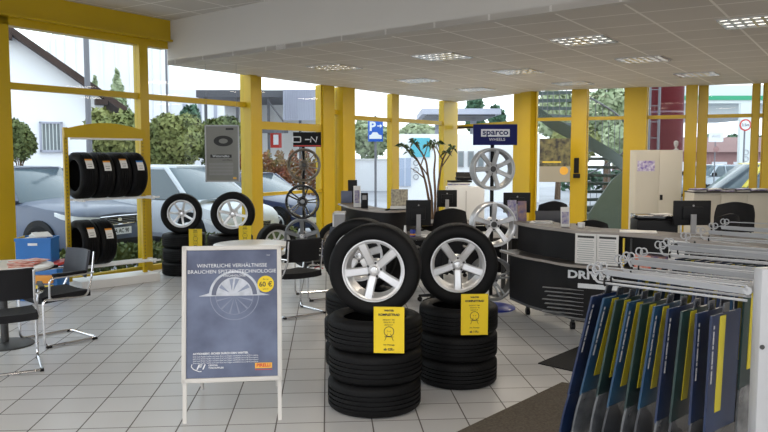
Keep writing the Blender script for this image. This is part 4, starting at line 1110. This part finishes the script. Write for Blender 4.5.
# ------------------------------------------------------------------ outside
m = MB(); m.box('asphalt', (5,50,-.25), (160,160,.3)); struct('ground', m)
def car(label, paint, x, y, heading, L=4.4, W=1.84, H=1.62, belt=1.02, hood=.98, wsb=.95, wst=.30, rb=-2.05, rt=-1.6, plate=None, gr=True, z=-.1, name='car', rise=0):
    """x forward; wsb/wst windscreen base/top x; rb/rt rear glass base/top"""
    r = root(name, label, 'car', (x,y,z), heading)
    hw = W/2; f = L/2
    st = [(-f,.45,.80,.78*hw),(-f+.12,.30,.96,.93*hw),(-f+.5,.24,belt,hw),(-.6,.22,belt,hw),(wsb-.1,.22,belt-.01,hw),(wsb+.05,.22,hood+.01,hw),(f-.75,.22,hood-.06,hw*.99),(f-.28,.24,hood-.15+rise*.3,.93*hw),(f-.08,.28,hood-.26+rise*.7,.84*hw),(f,.36,hood-.40+rise,.72*hw)]
    m = MB(); k = m.mi(paint); prev = None
    for (sx,zb,zt,w) in st:
        h = zt-zb
        half = [(0,zb),(w*.88,zb),(w*.98,zb+.12*h),(w,zb+.40*h),(w*.975,zb+.72*h),(w*.93,zb+.93*h),(w*.80,zt+.0),(w*.4,zt+.025),(0,zt+.035)]
        ring = [m.bm.verts.new((sx,a,b)) for a,b in half]+[m.bm.verts.new((sx,-a,b)) for a,b in half[1:-1][::-1]]
        if prev:
            n = len(ring)
            for j in range(n): m._f([prev[j],prev[(j+1)%n],ring[(j+1)%n],ring[j]], k, True)
        else: m._f(ring[::-1], k)
        prev = ring
    m._f(prev, k); m.build('body_shell', r)
    # glasshouse
    gw0, gw1 = hw*.90, hw*.70; zr = H-.05
    base = [(wsb+.08,gw0*.72),(wsb-.25,gw0),(rb+.1,gw0),(rb,gw0*.7)]; top = [(wst+.02,gw1*.75),(wst-.1,gw1),(rt+.1,gw1),(rt,gw1*.75)]
    def ring(pts, zz): return [Vector((a,b,zz)) for a,b in pts]+[Vector((a,-b,zz)) for a,b in pts[::-1]]
    B = ring(base, belt-.02); T_ = ring(top, zr)
    m = MB(); k = m.mi('car_glass'); vb = [m.bm.verts.new(p) for p in B]; vt = [m.bm.verts.new(p) for p in T_]
    for j in range(8): m._f([vb[j],vb[(j+1)%8],vt[(j+1)%8],vt[j]], k, False)
    m._f(vt, k); m._f(vb[::-1], k); m.build('window_glass', r)
    m = MB(); k = m.mi(paint); R0 = [m.bm.verts.new(p*1.0+Vector((0,0,-.03))+Vector((p.x*.0,p.y*.03,0))) for p in T_]; R1_ = [m.bm.verts.new(Vector((p.x*.96,p.y*.93,zr+.035))) for p in T_]; 
    cen = [m.bm.verts.new(Vector((p.x*.7,p.y*.5,zr+.05))) for p in T_]
    for a,b in ((R0,R1_),(R1_,cen)):
        for j in range(8): m._f([a[j],a[(j+1)%8],b[(j+1)%8],b[j]], k, True)
    m._f(cen, k); m._f(R0[::-1], k)
    for j in (1,2,5,6,0,7): m.cyl(paint, B[j]*1.0, T_[j]+Vector((0,0,-.01)), .05 if j in (1,6,2,5) else .0, n=6) if j in (1,6,2,5) else None
    for s in (-1,1): m.cyl(paint, (-.15,s*gw0,belt-.02), (-.22,s*gw1,zr), .03, n=6)
    m.build('roof', r)
    wr = .34 if H > 1.5 else .32
    for wx in (f-.88, -f+.82):
        for s in (-1,1):
            m = MB(); m.cyl('black_plastic', (wx,s*(hw-.30),wr+.02), (wx,s*(hw+.006),wr+.02), wr+.065, n=28); m.build('wheel_arch', r)
            m = MB(); m.lathe('tyre_rubber', [(.001,-.1),(wr-.03,-.1),(wr,-.07),(wr,.07),(wr-.03,.1),(.001,.1)], 28, Matrix.Translation((wx,s*(hw-.07),wr)), axis='Y', closed=False); w_ = m.build('wheel', r)
            m = MB()
            for q in range(7):
                a = 2*PI*q/7; c = Vector((wx,s*(hw+.035),wr)); m.cyl('silver_alloy', c, c+Vector((math.cos(a)*wr*.62,0,math.sin(a)*wr*.62)), .026, .02, n=6)
            m.tube('silver_alloy', [(wx+wr*.64*math.cos(2*PI*q/20), s*(hw+.035), wr+wr*.64*math.sin(2*PI*q/20)) for q in range(20)], .018, n=6, rad=0, closed=True)
            m.build('rim', w_)
    for s in (-1,1):
        def hl(u, v, s=s):
            if u < .4:
                t = u/.4; x = f+.014-.03*t; y = (.46+.25*t)*hw; z = hood+rise-.54+.02*t+.12*v
            else:
                t = (u-.4)/.6; x = f-.016-.45*t
                y = hw*(.71+.29*min(1,t*1.5)**.6*.93)+.004; z = hood+rise-.52+.14*t+.12*v*(1-.5*t)
            return (x, s*y, z)
        m = MB(); m.grid('lamp_glass', hl, 10, 3, .02); m.build('headlight', r)
        m = MB(); m.box('black_plastic' if paint != 'car_white' else 'black_plastic', (wsb-.28, s*(hw+.08), belt+.06), (.12,.20,.14), bev=.03); m.build('wing_mirror', r)
    m = MB(); m.box('black_plastic', (f+.002,0,hood+rise-.49), (.04,hw*.88,.14), bev=.02)
    for q in range(4): m.box('ink_grey', (f+.024,0,hood+rise-.535+.03*q), (.004,hw*.80,.006))
    m.build('grille', r)
    m = MB(); m.tube('chrome', [(f+.025,-hw*.45,hood+rise-.42),(f+.03,0,hood+rise-.415),(f+.025,hw*.45,hood+rise-.42),(f+.02,hw*.38,hood+rise-.56),(f+.03,0,hood+rise-.565),(f+.02,-hw*.38,hood+rise-.56)], .010, n=6, rad=0, closed=True)
    m.lathe('chrome', [(.001,-.0),(.05,-.0),(.05,.01),(.001,.01)], 16, Matrix.Translation((f+.03,0,hood+rise-.48)) @ Matrix.Scale(.6,4,(0,0,1)), axis='X', closed=False); m.build('grille_trim', r)
    m = MB(); m.box('black_plastic', (f-.03,0,.32), (.10,hw*1.3,.18), bev=.03); m.build('bumper', r)
    if plate:
        m = MB(); m.box('plate_white', (f+.035,0,.38+rise), (.012,.52,.12)); m.box('crate_blue', (f+.042,-.235,.38+rise), (.004,.045,.11)); pl = m.build('licence_plate', r)
        text(plate, .105, 'ink', pl, (f+.045,.02,.38+rise), rot=(PI/2,0,PI/2), sx=.85, bold=.001)
    return r
car('grey blue SUV parked outside behind the yellow tyre rack', 'car_greyblue', -6.62, 14.05, math.radians(-27), 4.45, 1.86, 1.66, 1.06, 1.06, .95, .20, -2.0, -1.7, plate='FA AC 90', rise=.17)
car('white people carrier parked outside behind the silver wheels', 'car_white', -4.35, 16.0, math.radians(-35), 4.45, 1.80, 1.66, 1.0, .98, 1.45, .45, -2.1, -1.8)
car('dark blue car parked outside behind the bronze rim', 'car_navy', -3.05, 18.3, math.radians(-33), 4.5, 1.80, 1.45, .93, .90, .85, .05, -1.95, -1.3)
car('pale silver car parked behind the white people carrier', 'car_silver', -5.4, 23.2, math.radians(-20), 4.3, 1.76, 1.48, .93, .90, .8, .1, -1.9, -1.4)
car('yellow car outside the window at the low cabinet', 'car_yellow', 9.55, 18.2, math.radians(178), 4.2, 1.75, 1.70, 1.0, .95, 1.5, .75, -2.0, -1.8)
car('small silver car parked at the filling station', 'car_silver', D(710,175,33).x, 33, math.radians(200), 4.2, 1.75, 1.48)
# foliage
def leaves(mb, m, c, rad, n, size, shell=.55):
    k = mb.mi(m)
    for _ in range(n):
        d = Vector((random.gauss(0,1),random.gauss(0,1),random.gauss(0,1))).normalized(); t = random.uniform(shell,1)**.7
        p = Vector((c[0]+d.x*rad[0]*t, c[1]+d.y*rad[1]*t, c[2]+d.z*rad[2]*t))
        a = Vector((random.gauss(0,1),random.gauss(0,1),random.gauss(0,1))).normalized(); b = a.cross(d+Vector((.01,.02,.03))).normalized(); s = size*random.uniform(.6,1.3)
        mb._f([mb.bm.verts.new(p+a*s), mb.bm.verts.new(p+b*s*.6), mb.bm.verts.new(p-a*s), mb.bm.verts.new(p-b*s*.6)], k)
def tree(label, x, y, zc, rad, m, n=2200, size=.12, lumps=6, name='tree'):
    r = root(name, label, 'tree', (x,y,-.1))
    t = MB(); t.tube('bark', [(0,0,0),(.05,0,zc*.5),(0,0,zc)], .12*max(rad[0],.6), n=8, rad=0, radii=[.14*rad[0],.10*rad[0],.05*rad[0]])
    for k in range(4):
        a = k*1.6; t.cyl('bark', (0,0,zc*.55), (rad[0]*.5*math.cos(a), rad[0]*.5*math.sin(a), zc+rad[2]*.2), .05*rad[0], .02*rad[0], n=6)
    t.build('trunk', r)
    c = MB(); leaves(c, m, (0,0,zc), (rad[0]*.8,rad[1]*.8,rad[2]*.8), n//2, size, .2)
    for k in range(lumps):
        a = 2*PI*k/lumps+.4; el = random.uniform(-.4,.9)
        leaves(c, m, (rad[0]*.55*math.cos(a)*math.cos(el), rad[1]*.55*math.sin(a)*math.cos(el), zc+rad[2]*.6*math.sin(el)), (rad[0]*.5,rad[1]*.5,rad[2]*.48), n//lumps, size)
    c.build('crown', r)
    return r
def tree_px(label, px0, px1, py0, py1, Y, m, n=2400, size=.12, **k):
    a = D(px0,py1,Y); b = D(px1,py0,Y)
    return tree(label, (a.x+b.x)/2, Y, (a.z+b.z)/2+.1, ((b.x-a.x)/2,(b.x-a.x)/2,(b.z-a.z)/2), m, n, size, **k)
tree_px('dark green bush at the white house beside the window pillar', 4, 34, 117, 168, 19, 'leaf_a', 2200, .07, name='bush')
tree_px('green tree behind the yellow rack header', 84, 142, 106, 172, 20.5, 'leaf_b', 4200, .10)
tree_px('broad green tree between mullion and hanging poster', 140, 208, 110, 180, 27, 'leaf_b', 5200, .10)
tree_px('darker green tree behind the hanging poster', 190, 246, 112, 178, 30, 'leaf_a', 4200, .11)
tree_px('tree between the parked cars and the silo', 118, 170, 122, 176, 31, 'leaf_a', 3200, .12)
tree_px('pale slim tree right of the mullion', 180, 200, 98, 150, 34, 'leaf_fir', 1500, .12)
def fir(label, px, py0, py1, Y, rad):
    a = D(px,py1,Y); b = D(px,py0,Y); r = root('fir_tree', label, 'tree', (a.x,Y,-.1))
    t = MB(); t.cyl('bark', (0,0,0), (0,0,b.z), .15, .03); t.build('trunk', r)
    c = MB()
    for k in range(12):
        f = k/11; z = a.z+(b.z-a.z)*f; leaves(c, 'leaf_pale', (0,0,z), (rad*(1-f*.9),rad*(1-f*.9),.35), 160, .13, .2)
    c.build('crown', r)
fir('small fir tree beside the silo', 118, 74, 112, 40, .75); fir('second small fir tree behind the house roof', 96, 80, 112, 45, .55)
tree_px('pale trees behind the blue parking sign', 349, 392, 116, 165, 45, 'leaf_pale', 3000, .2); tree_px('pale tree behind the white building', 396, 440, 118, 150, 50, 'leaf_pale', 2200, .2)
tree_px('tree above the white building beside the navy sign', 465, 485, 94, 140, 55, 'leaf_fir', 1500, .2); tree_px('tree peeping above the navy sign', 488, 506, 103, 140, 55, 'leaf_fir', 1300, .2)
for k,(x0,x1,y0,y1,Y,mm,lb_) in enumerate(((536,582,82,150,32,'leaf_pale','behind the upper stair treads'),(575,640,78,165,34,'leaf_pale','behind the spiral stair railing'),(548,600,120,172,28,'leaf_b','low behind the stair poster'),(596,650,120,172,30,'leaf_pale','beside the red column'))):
    tree_px('light green tree '+lb_, x0, x1, y0, y1, Y, mm, 3200, .14)
for k,(x0,x1,lb_) in enumerate(((640,672,'behind the beige cabinet'),(690,722,'behind the filling station sheets'),(720,752,'behind the round road sign'),(750,790,'at the far end of the filling station'))):
    tree_px('distant dark tree '+lb_, x0, x1, 133, 160, 66+9*k, 'leaf_fir', 900, .35)
# hedges
def hedge(name, label, a, b, w, h, m, n, size, z0=-.1):
    mb = MB(); k = mb.mi(m); a = Vector(a); b = Vector(b); e = b-a; nn = Vector((-e.y,e.x,0)).normalized()
    for _ in range(n):
        t = random.random(); s = random.uniform(-.5,.5); hh = h*random.uniform(.0,1)**.6*(.9+.1*math.sin(t*60)); p = a+e*t+nn*s*w+Vector((0,0,z0+hh))
        u = Vector((random.gauss(0,1),random.gauss(0,1),random.gauss(0,1))).normalized(); v = u.orthogonal().normalized(); q = size*random.uniform(.6,1.3)
        mb._f([mb.bm.verts.new(p+u*q), mb.bm.verts.new(p+v*q*.6), mb.bm.verts.new(p-u*q), mb.bm.verts.new(p-v*q*.6)], k)
    o = single(name, mb, label, 'hedge'); o['kind'] = 'stuff'; return o
out = -nA
pa = pA-dA*5+out*.6; pb = pA+dA*3.5+out*.6
hedge('hedge', 'low green ground cover hedge along the outside of the window', (pa.x,pa.y,0), (pb.x,pb.y,0), .55, .48, 'leaf_a', 9000, .045)
hedge('hedge', 'reddish hedge behind the dark blue car', (-5.4,25.5,0), (-1.2,25.5,0), .9, 2.05, 'leaf_red', 9000, .06)
hedge('hedge', 'green hedge on the far side of the road', (D(560,170,40).x,40,0), (D(800,170,40).x,40,0), 1, 1.1, 'leaf_fir', 4000, .14)
# white house
def house():
    Y = 24; e0_ = D(125,108,Y); ax = Vector((.90,.436,0)).normalized(); bk = Vector((-ax.y,ax.x,0))
    r = root('house', 'white gabled house with dark brown roof edge outside', 'house', (e0_.x,e0_.y,-.1), math.atan2(ax.y,ax.x))
    def H(px, py):
        d = ray(px,py); s_ = (d.x*e0_.y-d.y*e0_.x)/(d.y*ax.x-d.x*ax.y); p = e0_+ax*s_; t = p.y/d.y
        return s_, EYE+d.z*t+.1
    ze = H(125,108)[1]; gx, gz = H(10,28); sl = (gz-ze)/(0-gx); wx = H(105,150)[0]; xm = -6.8; zm = ze-xm*sl
    m = MB(); zw = ze-wx*sl-.2
    m.prism('house_white', [(2*xm-wx,0),(wx,0),(wx,zw),(xm,zm-.2),(2*xm-wx,zw)], 0, 9, axis='Y'); m.build('wall', r)
    m = MB()
    for sg in (1,-1):
        B = (xm-sg*xm, ze); m.prism('roof_brown', [(xm,zm),B,(B[0],B[1]-.22),(xm,zm-.22)], -.5, 9.4, axis='Y')
    m.build('roof', r)
    for t in (.52,.90):
        x = xm*(1-t); z = zm+(ze-zm)*t; m = MB(); m.box('roof_brown', (x-.05,-.25,z-.34), (.35,.5,.16)); m.build('rafter_end', r)
    a = H(41,151); b = H(61.5,123); cx, cz = (a[0]+b[0])/2, (a[1]+b[1])/2; w = b[0]-a[0]; h = b[1]-a[1]
    m = MB(); m.box('window_dim', (cx,-.01,cz), (w,.04,h)); m.build('window', r)
    m = MB()
    for sg in (-1,1): m.box('shed_panel', (cx+sg*w/2,-.06,cz), (.06,.1,h+.06)); m.box('shed_panel', (cx,-.06,cz+sg*h/2), (w+.06,.1,.06))
    for q in range(6): m.box('canopy_white', (cx-w/2+w*(q+.5)/6,-.08,cz), (.022,.022,h))
    m.build('window_bars', r)
    m = MB(); m.box('shed_panel', (wx-3.5,-.06,.65), (6.9,.12,1.3)); m.build('plinth', r)
house()
# silo
c = D(110,70,60)
r = root('silo', 'large pale round storage tank behind the house', 'tank', (c.x,60,-.1)); rr = 4.4; zt_ = D(110,44,60).z
m = MB(); m.lathe('tank_pale', [(rr,0),(rr,zt_),(rr-.2,zt_+.15),(.1,zt_+.9)], 48, closed=False)
m.build('body', r)
m = MB()
for k in range(28):
    a = 2*PI*k/28; m.box('tank_pale', (rr*math.cos(a)*1.01,rr*math.sin(a)*1.01,zt_/2), (.15,.15,zt_), rz=a)
m.build('rib', r)
m = MB(); m.tube('canopy_white', [(rr*math.cos(2*PI*k/32),rr*math.sin(2*PI*k/32),zt_+.9) for k in range(32)], .05, n=6, rad=0, closed=True)
for k in range(16): m.cyl('canopy_white', (rr*math.cos(2*PI*k/16),rr*math.sin(2*PI*k/16),zt_), (rr*math.cos(2*PI*k/16),rr*math.sin(2*PI*k/16),zt_+.9), .04, n=5)
m.build('railing', r)
p = D(89.5,150,18.5); m = MB(); m.cyl('post_grey', (0,0,0), (0,0,7), .075, .06); m.box('post_grey', (.0,-.3,7), (.2,.9,.1)); single('lamp_post', m, 'dark grey lamp post in front of the house', 'lamp post', loc=(p.x,18.5,-.1))
p = D(167,95,30); m = MB(); m.cyl('post_grey', (0,0,0), (0,0,6.3), .05, .04); m.box('post_grey', (-.3,0,6.2), (.8,.2,.1)); single('street_lamp', m, 'thin distant street lamp right of the silo', 'lamp post', loc=(p.x,30,-.1))
# long pale factory behind
r = root('factory_building', 'long pale factory block behind the trees', 'building', (D(205,100,70).x,72,-.1))
m = MB(); m.box('tank_pale', (0,0,3.9), (10,8,7.8)); m.build('wall', r)
for k in range(7):
    m = MB(); m.box('shed_panel', (-4.2+1.4*k,-4.03,5.8), (.3,.06,1.5)); m.build('window', r)
# shed with dark flat roof
r = root('shed_building', 'workshop canopy with dark flat roof and corrugated panel', 'building', (0,0,-.1))
Y = 36; a = D(203,104,Y); b = D(336,104,Y); zt_ = D(260,91,Y).z+.1; zb_ = D(260,98,Y).z+.1
m = MB(); m.box('shed_dark', ((a.x+b.x)/2,Y+3,(zt_+zb_)/2), (b.x-a.x+.4,7,zt_-zb_)); m.build('roof', r)
p0 = D(285,92,Y).x; m = MB(); zpb = D(285,121,Y).z+.1
m.box('shed_panel', ((p0+b.x)/2,Y-.7,(zt_+zpb)/2), (b.x-p0,.1,zt_-zpb))
for k in range(22): m.box('shed_panel', (p0+(b.x-p0)*(k+.5)/22,Y-.78,(zt_+zpb)/2), (.04,.06,zt_-zpb))
m.build('corrugated_panel', r)
m = MB(); m.box('shed_pale', ((a.x+b.x)/2,Y+5,zb_/2), (b.x-a.x,.3,zb_)); m.box('shed_pale', ((a.x+b.x)/2,Y+2,.9), (b.x-a.x,.3,1.9)); m.build('wall', r)
for k in range(5):
    x = a.x+.2+(b.x-a.x-.4)*k/4; m = MB(); m.box('shed_dark', (x,Y-.3,zb_/2), (.12,.12,zb_)); m.build('post', r)
m = MB(); m.cyl('shed_dark', D(270,100,Y)+Vector((0,-.5,0)), D(285,120,Y)+Vector((0,-.5,0)), .04); m.box('shed_dark', (D(245,122,Y).x,Y-.4,D(245,126,Y).z), (4.2,.1,.5)); m.build('brace', r)
m = MB(); x = D(271,140,Y).x; m.box('red_paint', (x,Y+1.7,D(276,139,Y).z+.1), (.55,.1,.8)); m.box('house_white', (x,Y+1.62,D(276,139,Y).z+.1), (.25,.05,.5)); m.build('window', r)
# parking sign
p = D(375.5,129.5,22); r = root('parking_sign', 'blue square parking sign on a thin grey pole', 'sign', (p.x,22,-.1))
m = MB(); m.cyl('post_grey', (0,.03,0), (0,.03,p.z+.5), .035); m.build('pole', r)
m = MB(); m.box('sign_blue', (0,0,p.z+.1), (.44,.02,.70), bev=.004); s = m.build('sign_panel', r)
text('P', .36, 'ink_white', s, (-.09,-.013,p.z+.18), bold=.012); 
m = MB(); m.cyl('ink_white', (.05,-.014,p.z+.20), (.16,-.014,p.z+.20), .016, n=6); m.prism('ink_white', [(.13,p.z+.26),(.20,p.z+.20),(.13,p.z+.14)], -.016, -.012, axis='Y')
m.prism('ink_white', [(-.18,p.z-.17),(.18,p.z-.17),(.18,p.z-.07),(.10,p.z-.05),(.05,p.z+.02),(-.08,p.z+.02),(-.13,p.z-.05),(-.18,p.z-.07)], -.016, -.012, axis='Y'); m.build('car_symbol', s)
# white building with teal panel
r = root('office_building', 'low white building with teal panel and flat grey canopy', 'building', (0,0,-.1))
Y = 30; x0 = D(397,150,Y).x; x1 = D(540,150,Y).x; h = D(460,134,Y).z+.1
m = MB(); m.box('house_white', ((x0+x1)/2,Y+3,h/2), (x1-x0,6,h)); m.build('wall', r)
a = D(411,157,Y-.1); b = D(430,138,Y-.1); m = MB(); m.box('teal', ((a.x+b.x)/2,Y-.06,(a.z+b.z)/2+.1), (b.x-a.x,.08,b.z-a.z)); m.build('teal_panel', r)
a = D(399,186,Y-.1); b = D(411,158,Y-.1); m = MB(); m.box('door_bluegrey', ((a.x+b.x)/2,Y-.06,(a.z+b.z)/2+.1), (b.x-a.x,.08,b.z-a.z)); m.box('house_white', ((a.x+b.x)/2,Y-.11,(a.z+b.z)/2+.1), (.02,.02,b.z-a.z)); m.build('door', r)
m = MB()
for k in range(3):
    p = D(416,163+7*k,Y-.1); m.tube('ink_grey', [(p.x+.1*math.cos(t*PI/8),Y-.06,p.z+.1+.1*math.sin(t*PI/8)) for t in range(16)], .02, n=5, rad=0, closed=True)
m.build('round_mark', r)
for k,px in enumerate((461,471,481,492)):
    a = D(px-3,167,Y-.1); b = D(px+3,151,Y-.1); m = MB(); m.box('ink_grey', ((a.x+b.x)/2,Y-.04,(a.z+b.z)/2+.1), (b.x-a.x,.1,b.z-a.z)); m.box('window_dim', ((a.x+b.x)/2,Y-.08,(a.z+b.z)/2+.1), (b.x-a.x-.08,.1,b.z-a.z-.1)); m.build('window', r)
r = root('canopy', 'flat grey station canopy roof above the white building', 'canopy', (0,0,-.1))
Y = 38; a = D(421,112,Y); b = D(498,118,Y); z0_ = D(450,117,Y).z; z1_ = D(450,108,Y).z; m = MB(); m.box('shed_panel', ((a.x+b.x)/2,Y+2,(z0_+z1_)/2+.1), (b.x-a.x,6,.28)); m.box('shed_dark', ((a.x+b.x)/2,Y+2,(z0_+z1_)/2-.07), (b.x-a.x-.5,5.6,.1)); m.build('roof', r)
for k in (0,1):
    m = MB(); m.box('shed_panel', (a.x+1+(b.x-a.x-2)*k,Y+2,(z0_)/2), (.3,.3,z0_)); m.build('post', r)
# low white wall
m = MB(); m.box('house_white', (D(360,165,40).x-1,40,.7), (6.2,.25,1.6)); m.box('shed_pale', (D(360,165,40).x-1,40,1.55), (6.3,.35,.12)); single('boundary_wall', m, 'low white boundary wall behind the parking sign pole', 'wall')
# ------------------------------------------------------------------ spiral staircase
def spiral():
    cx, cy = D(580,150,18.2).x, 18.2; r = root('spiral_staircase', 'dark grey green spiral staircase outside the window', 'staircase', (cx,cy,-.1))
    m = MB(); m.cyl('stair_grey', (0,0,0), (0,0,5.6), .09, n=16); m.build('centre_pole', r)
    Ro = 1.18
    th = lambda z: -(z-1.1)*PI/2*1.0
    for k in range(26):
        z = .2+.2*k; a0 = th(z)+.17; a1 = th(z)-.17
        if z > 5.2: break
        m = MB(); m.prism('stair_grey', [(.08*math.cos(a0),.08*math.sin(a0)),(Ro*math.cos(a0),Ro*math.sin(a0)),(Ro*math.cos(a1),Ro*math.sin(a1)),(.08*math.cos(a1),.08*math.sin(a1))][::-1], z-.05, z+.02); m.build('tread', r)
    m = MB(); k = m.mi('stair_grey'); prev = None
    for i in range(90):
        z = .05+i*.058; a = th(z)
        ring = [m.bm.verts.new((q*math.cos(a),q*math.sin(a),z+dz)) for q,dz in ((Ro,-.16),(Ro+.015,-.16),(Ro+.015,.14),(Ro,.14))]
        if prev:
            for j in range(4): m._f([prev[j],prev[(j+1)%4],ring[(j+1)%4],ring[j]], k, False)
        prev = ring
    m.build('stringer', r)
    m = MB(); q = [D(a_,b_,16.9) for a_,b_ in ((588,215),(612,180),(640,158),(640,260),(588,260))]
    m.prism('stair_panel', [(v.x-cx, max(.02,v.z+.1)) for v in q], 16.9-cy, 16.96-cy, axis='Y'); m.build('side_panel', r)
    m = MB(); m.tube('post_grey', [(Ro*math.cos(th(z_)),Ro*math.sin(th(z_)),z_+1.0) for z_ in [.1+i*.1 for i in range(48)]], .022, n=6, rad=0); m.build('handrail', r)
    m = MB()
    for i in range(56):
        z = .15+i*.088; a = th(z); m.cyl('post_grey', (Ro*math.cos(a),Ro*math.sin(a),z), (Ro*math.cos(a),Ro*math.sin(a),z+1.0), .008, n=4)
    m.build('balusters', r)
spiral()
a = D(651.5,150,20); b = D(686,150,20)
r = root('red_column', 'thick dark red round column outside the window', 'column', ((a.x+b.x)/2,20.3,-.1)); m = MB(); m.cyl('col_red', (0,0,0), (0,0,6), (b.x-a.x)/2, n=32); m.build('shaft', r)
m = MB(); m.cyl('picture_people', (0,0,3.0), (0,0,3.04), (b.x-a.x)/2+.01, n=32); m.build('band', r)
r = root('wall_ladder', 'thin grey vertical ladder rails beside the red column', 'ladder', (0,0,-.1))
for px in (648.5,658):
    p = D(px,150,18.9); m = MB(); m.cyl('post_grey', (p.x,18.9,0), (p.x,18.9,6), .035, n=8); m.build('rail', r)
for k in range(14):
    p = D(648.5,150,18.9); q = D(658,150,18.9); m = MB(); m.cyl('post_grey', (p.x,18.9,.3+.4*k), (q.x,18.9,.3+.4*k), .012, n=6); m.build('rung', r)
# filling station
Y = 36; r = root('filling_station_canopy', 'white filling station canopy with a green stripe', 'canopy', (0,0,-.1))
a = D(640,100,Y); b = D(800,100,Y); zs = [D(720,py,Y).z+.1 for py in (116,104,95.5,86)]
m = MB(); m.box('canopy_white', ((a.x+b.x)/2,Y+4,(zs[0]+zs[1])/2-.0), (b.x-a.x-1.2,7,zs[1]-zs[0])); m.box('canopy_white', ((a.x+b.x)/2,Y+4,(zs[1]+zs[3])/2), (b.x-a.x,9,zs[3]-zs[1])); m.build('roof', r)
m = MB(); m.box('canopy_green', ((a.x+b.x)/2,Y-.53,(zs[1]+zs[2])/2+.05), (b.x-a.x+.02,.06,(zs[2]-zs[1])*.5)); m.build('green_stripe', r)
for px in (665,790):
    p = D(px,100,Y+2); m = MB(); m.box('canopy_white', (p.x,Y+3,zs[0]/2), (.5,.5,zs[0])); m.build('post', r)
p = D(745,150,31); r = root('price_pylon', 'white upright sign column with red foot at the filling station', 'sign', (p.x,31,-.1))
m = MB(); m.box('canopy_white', (0,0,2.0), (.55,.2,4.0)); m.build('body', r); m = MB(); m.box('red_paint', (-.02,-.11,.72), (.62,.06,.55)); m.build('red_panel', r)
m = MB()
for k in range(4): m.tube('ink_grey', [(.10*math.cos(t*PI/6),-.11,2.0-.27*k+.10*math.sin(t*PI/6)) for t in range(12)], .015, n=5, rad=0, closed=True)
m.build('print', r)
p = D(745.5,125,27); r = root('road_sign', 'round red rimmed road sign reading 3,5m', 'sign', (p.x,27,-.1)); zz = p.z+.1
m = MB(); m.cyl('post_grey', (0,.05,0), (0,.05,zz), .03); m.build('pole', r)
m = MB(); m.lathe('red_paint', [(.001,0),(.21,0),(.21,.02),(.001,.02)], 28, Matrix.Translation((0,0,zz)), axis='Y', closed=False); s = m.build('red_rim', r)
m = MB(); m.lathe('ink_white', [(.001,-.004),(.16,-.004),(.16,.0),(.001,.0)], 28, Matrix.Translation((0,0,zz)), axis='Y', closed=False); m.build('sign_face', s)
text('3,5m', .14, 'ink', s, (0,-.006,zz), bold=.003)
p = D(716,137,26); r = root('white_sign', 'small white board sign on a thin pole with a round sign below', 'sign', (p.x,26,-.1)); zz = p.z+.1
m = MB(); m.cyl('post_grey', (0,.04,0), (0,.04,zz), .02); m.build('pole', r)
m = MB(); m.box('plate_white', (0,0,zz), (.50,.02,.34)); m.build('board', r); 
text('AVIS', .15, 'ink_grey', r, (0,-.012,zz+.02))
m = MB(); m.lathe('brick_pink', [(.001,0),(.10,0),(.10,.02),(.001,.02)], 20, Matrix.Translation((.02,0,zz-.42)), axis='Y', closed=False); m.build('round_sign', r)
r = root('brick_building', 'long pink brown building beyond the filling station', 'building', (0,0,-.1)); Y = 50
a = D(640,143,Y); b = D(800,143,Y); z1_ = D(700,152,Y).z+.1; z2_ = D(700,144,Y).z+.1
m = MB(); m.box('brick_pink', ((a.x+b.x)/2,Y+3,z1_/2), (b.x-a.x,6,z1_)); m.build('wall', r); m = MB(); m.prism('roof_pink', [(Y-.5,z1_),(Y+6.5,z1_),(Y+4,z2_+.5),(Y+2,z2_+.5)], a.x-.3, b.x+.3, axis='X'); m.build('roof', r)
for k in range(7):
    m = MB(); x = a.x+1+(b.x-a.x-2)*k/6; m.box('plate_white', (x,Y-.02,z1_*.55), (1.0,.06,.6)); m.build('window', r)
# ------------------------------------------------------------------ world, lights, camera
sc = bpy.context.scene
w = bpy.data.worlds.new('overcast_sky'); sc.world = w; w.use_nodes = True
nt = w.node_tree; bg = nt.nodes['Background']
tc = nt.nodes.new('ShaderNodeTexCoord'); sp = nt.nodes.new('ShaderNodeSeparateXYZ'); nt.links.new(tc.outputs['Generated'], sp.inputs[0])
rp = nt.nodes.new('ShaderNodeValToRGB'); rp.color_ramp.elements[0].position = 0; rp.color_ramp.elements[0].color = (.93,.96,1,1); rp.color_ramp.elements[1].position = .9; rp.color_ramp.elements[1].color = (.80,.90,1,1)
nt.links.new(sp.outputs['Z'], rp.inputs['Fac']); nt.links.new(rp.outputs['Color'], bg.inputs['Color']); bg.inputs['Strength'].default_value = 2.5
cam = bpy.data.cameras.new('camera'); co = bpy.data.objects.new('camera', cam); C.objects.link(co); sc.camera = co
cam.sensor_width = 36; cam.lens = 36*F/768; co.location = (0,0,EYE); co.rotation_euler = (PI/2-PITCH,0,0); cam.clip_end = 300; cam.clip_start = .05
sc.view_settings.view_transform = 'Standard'; sc.view_settings.look = 'None'; sc.view_settings.exposure = 0.0; sc.view_settings.gamma = 1
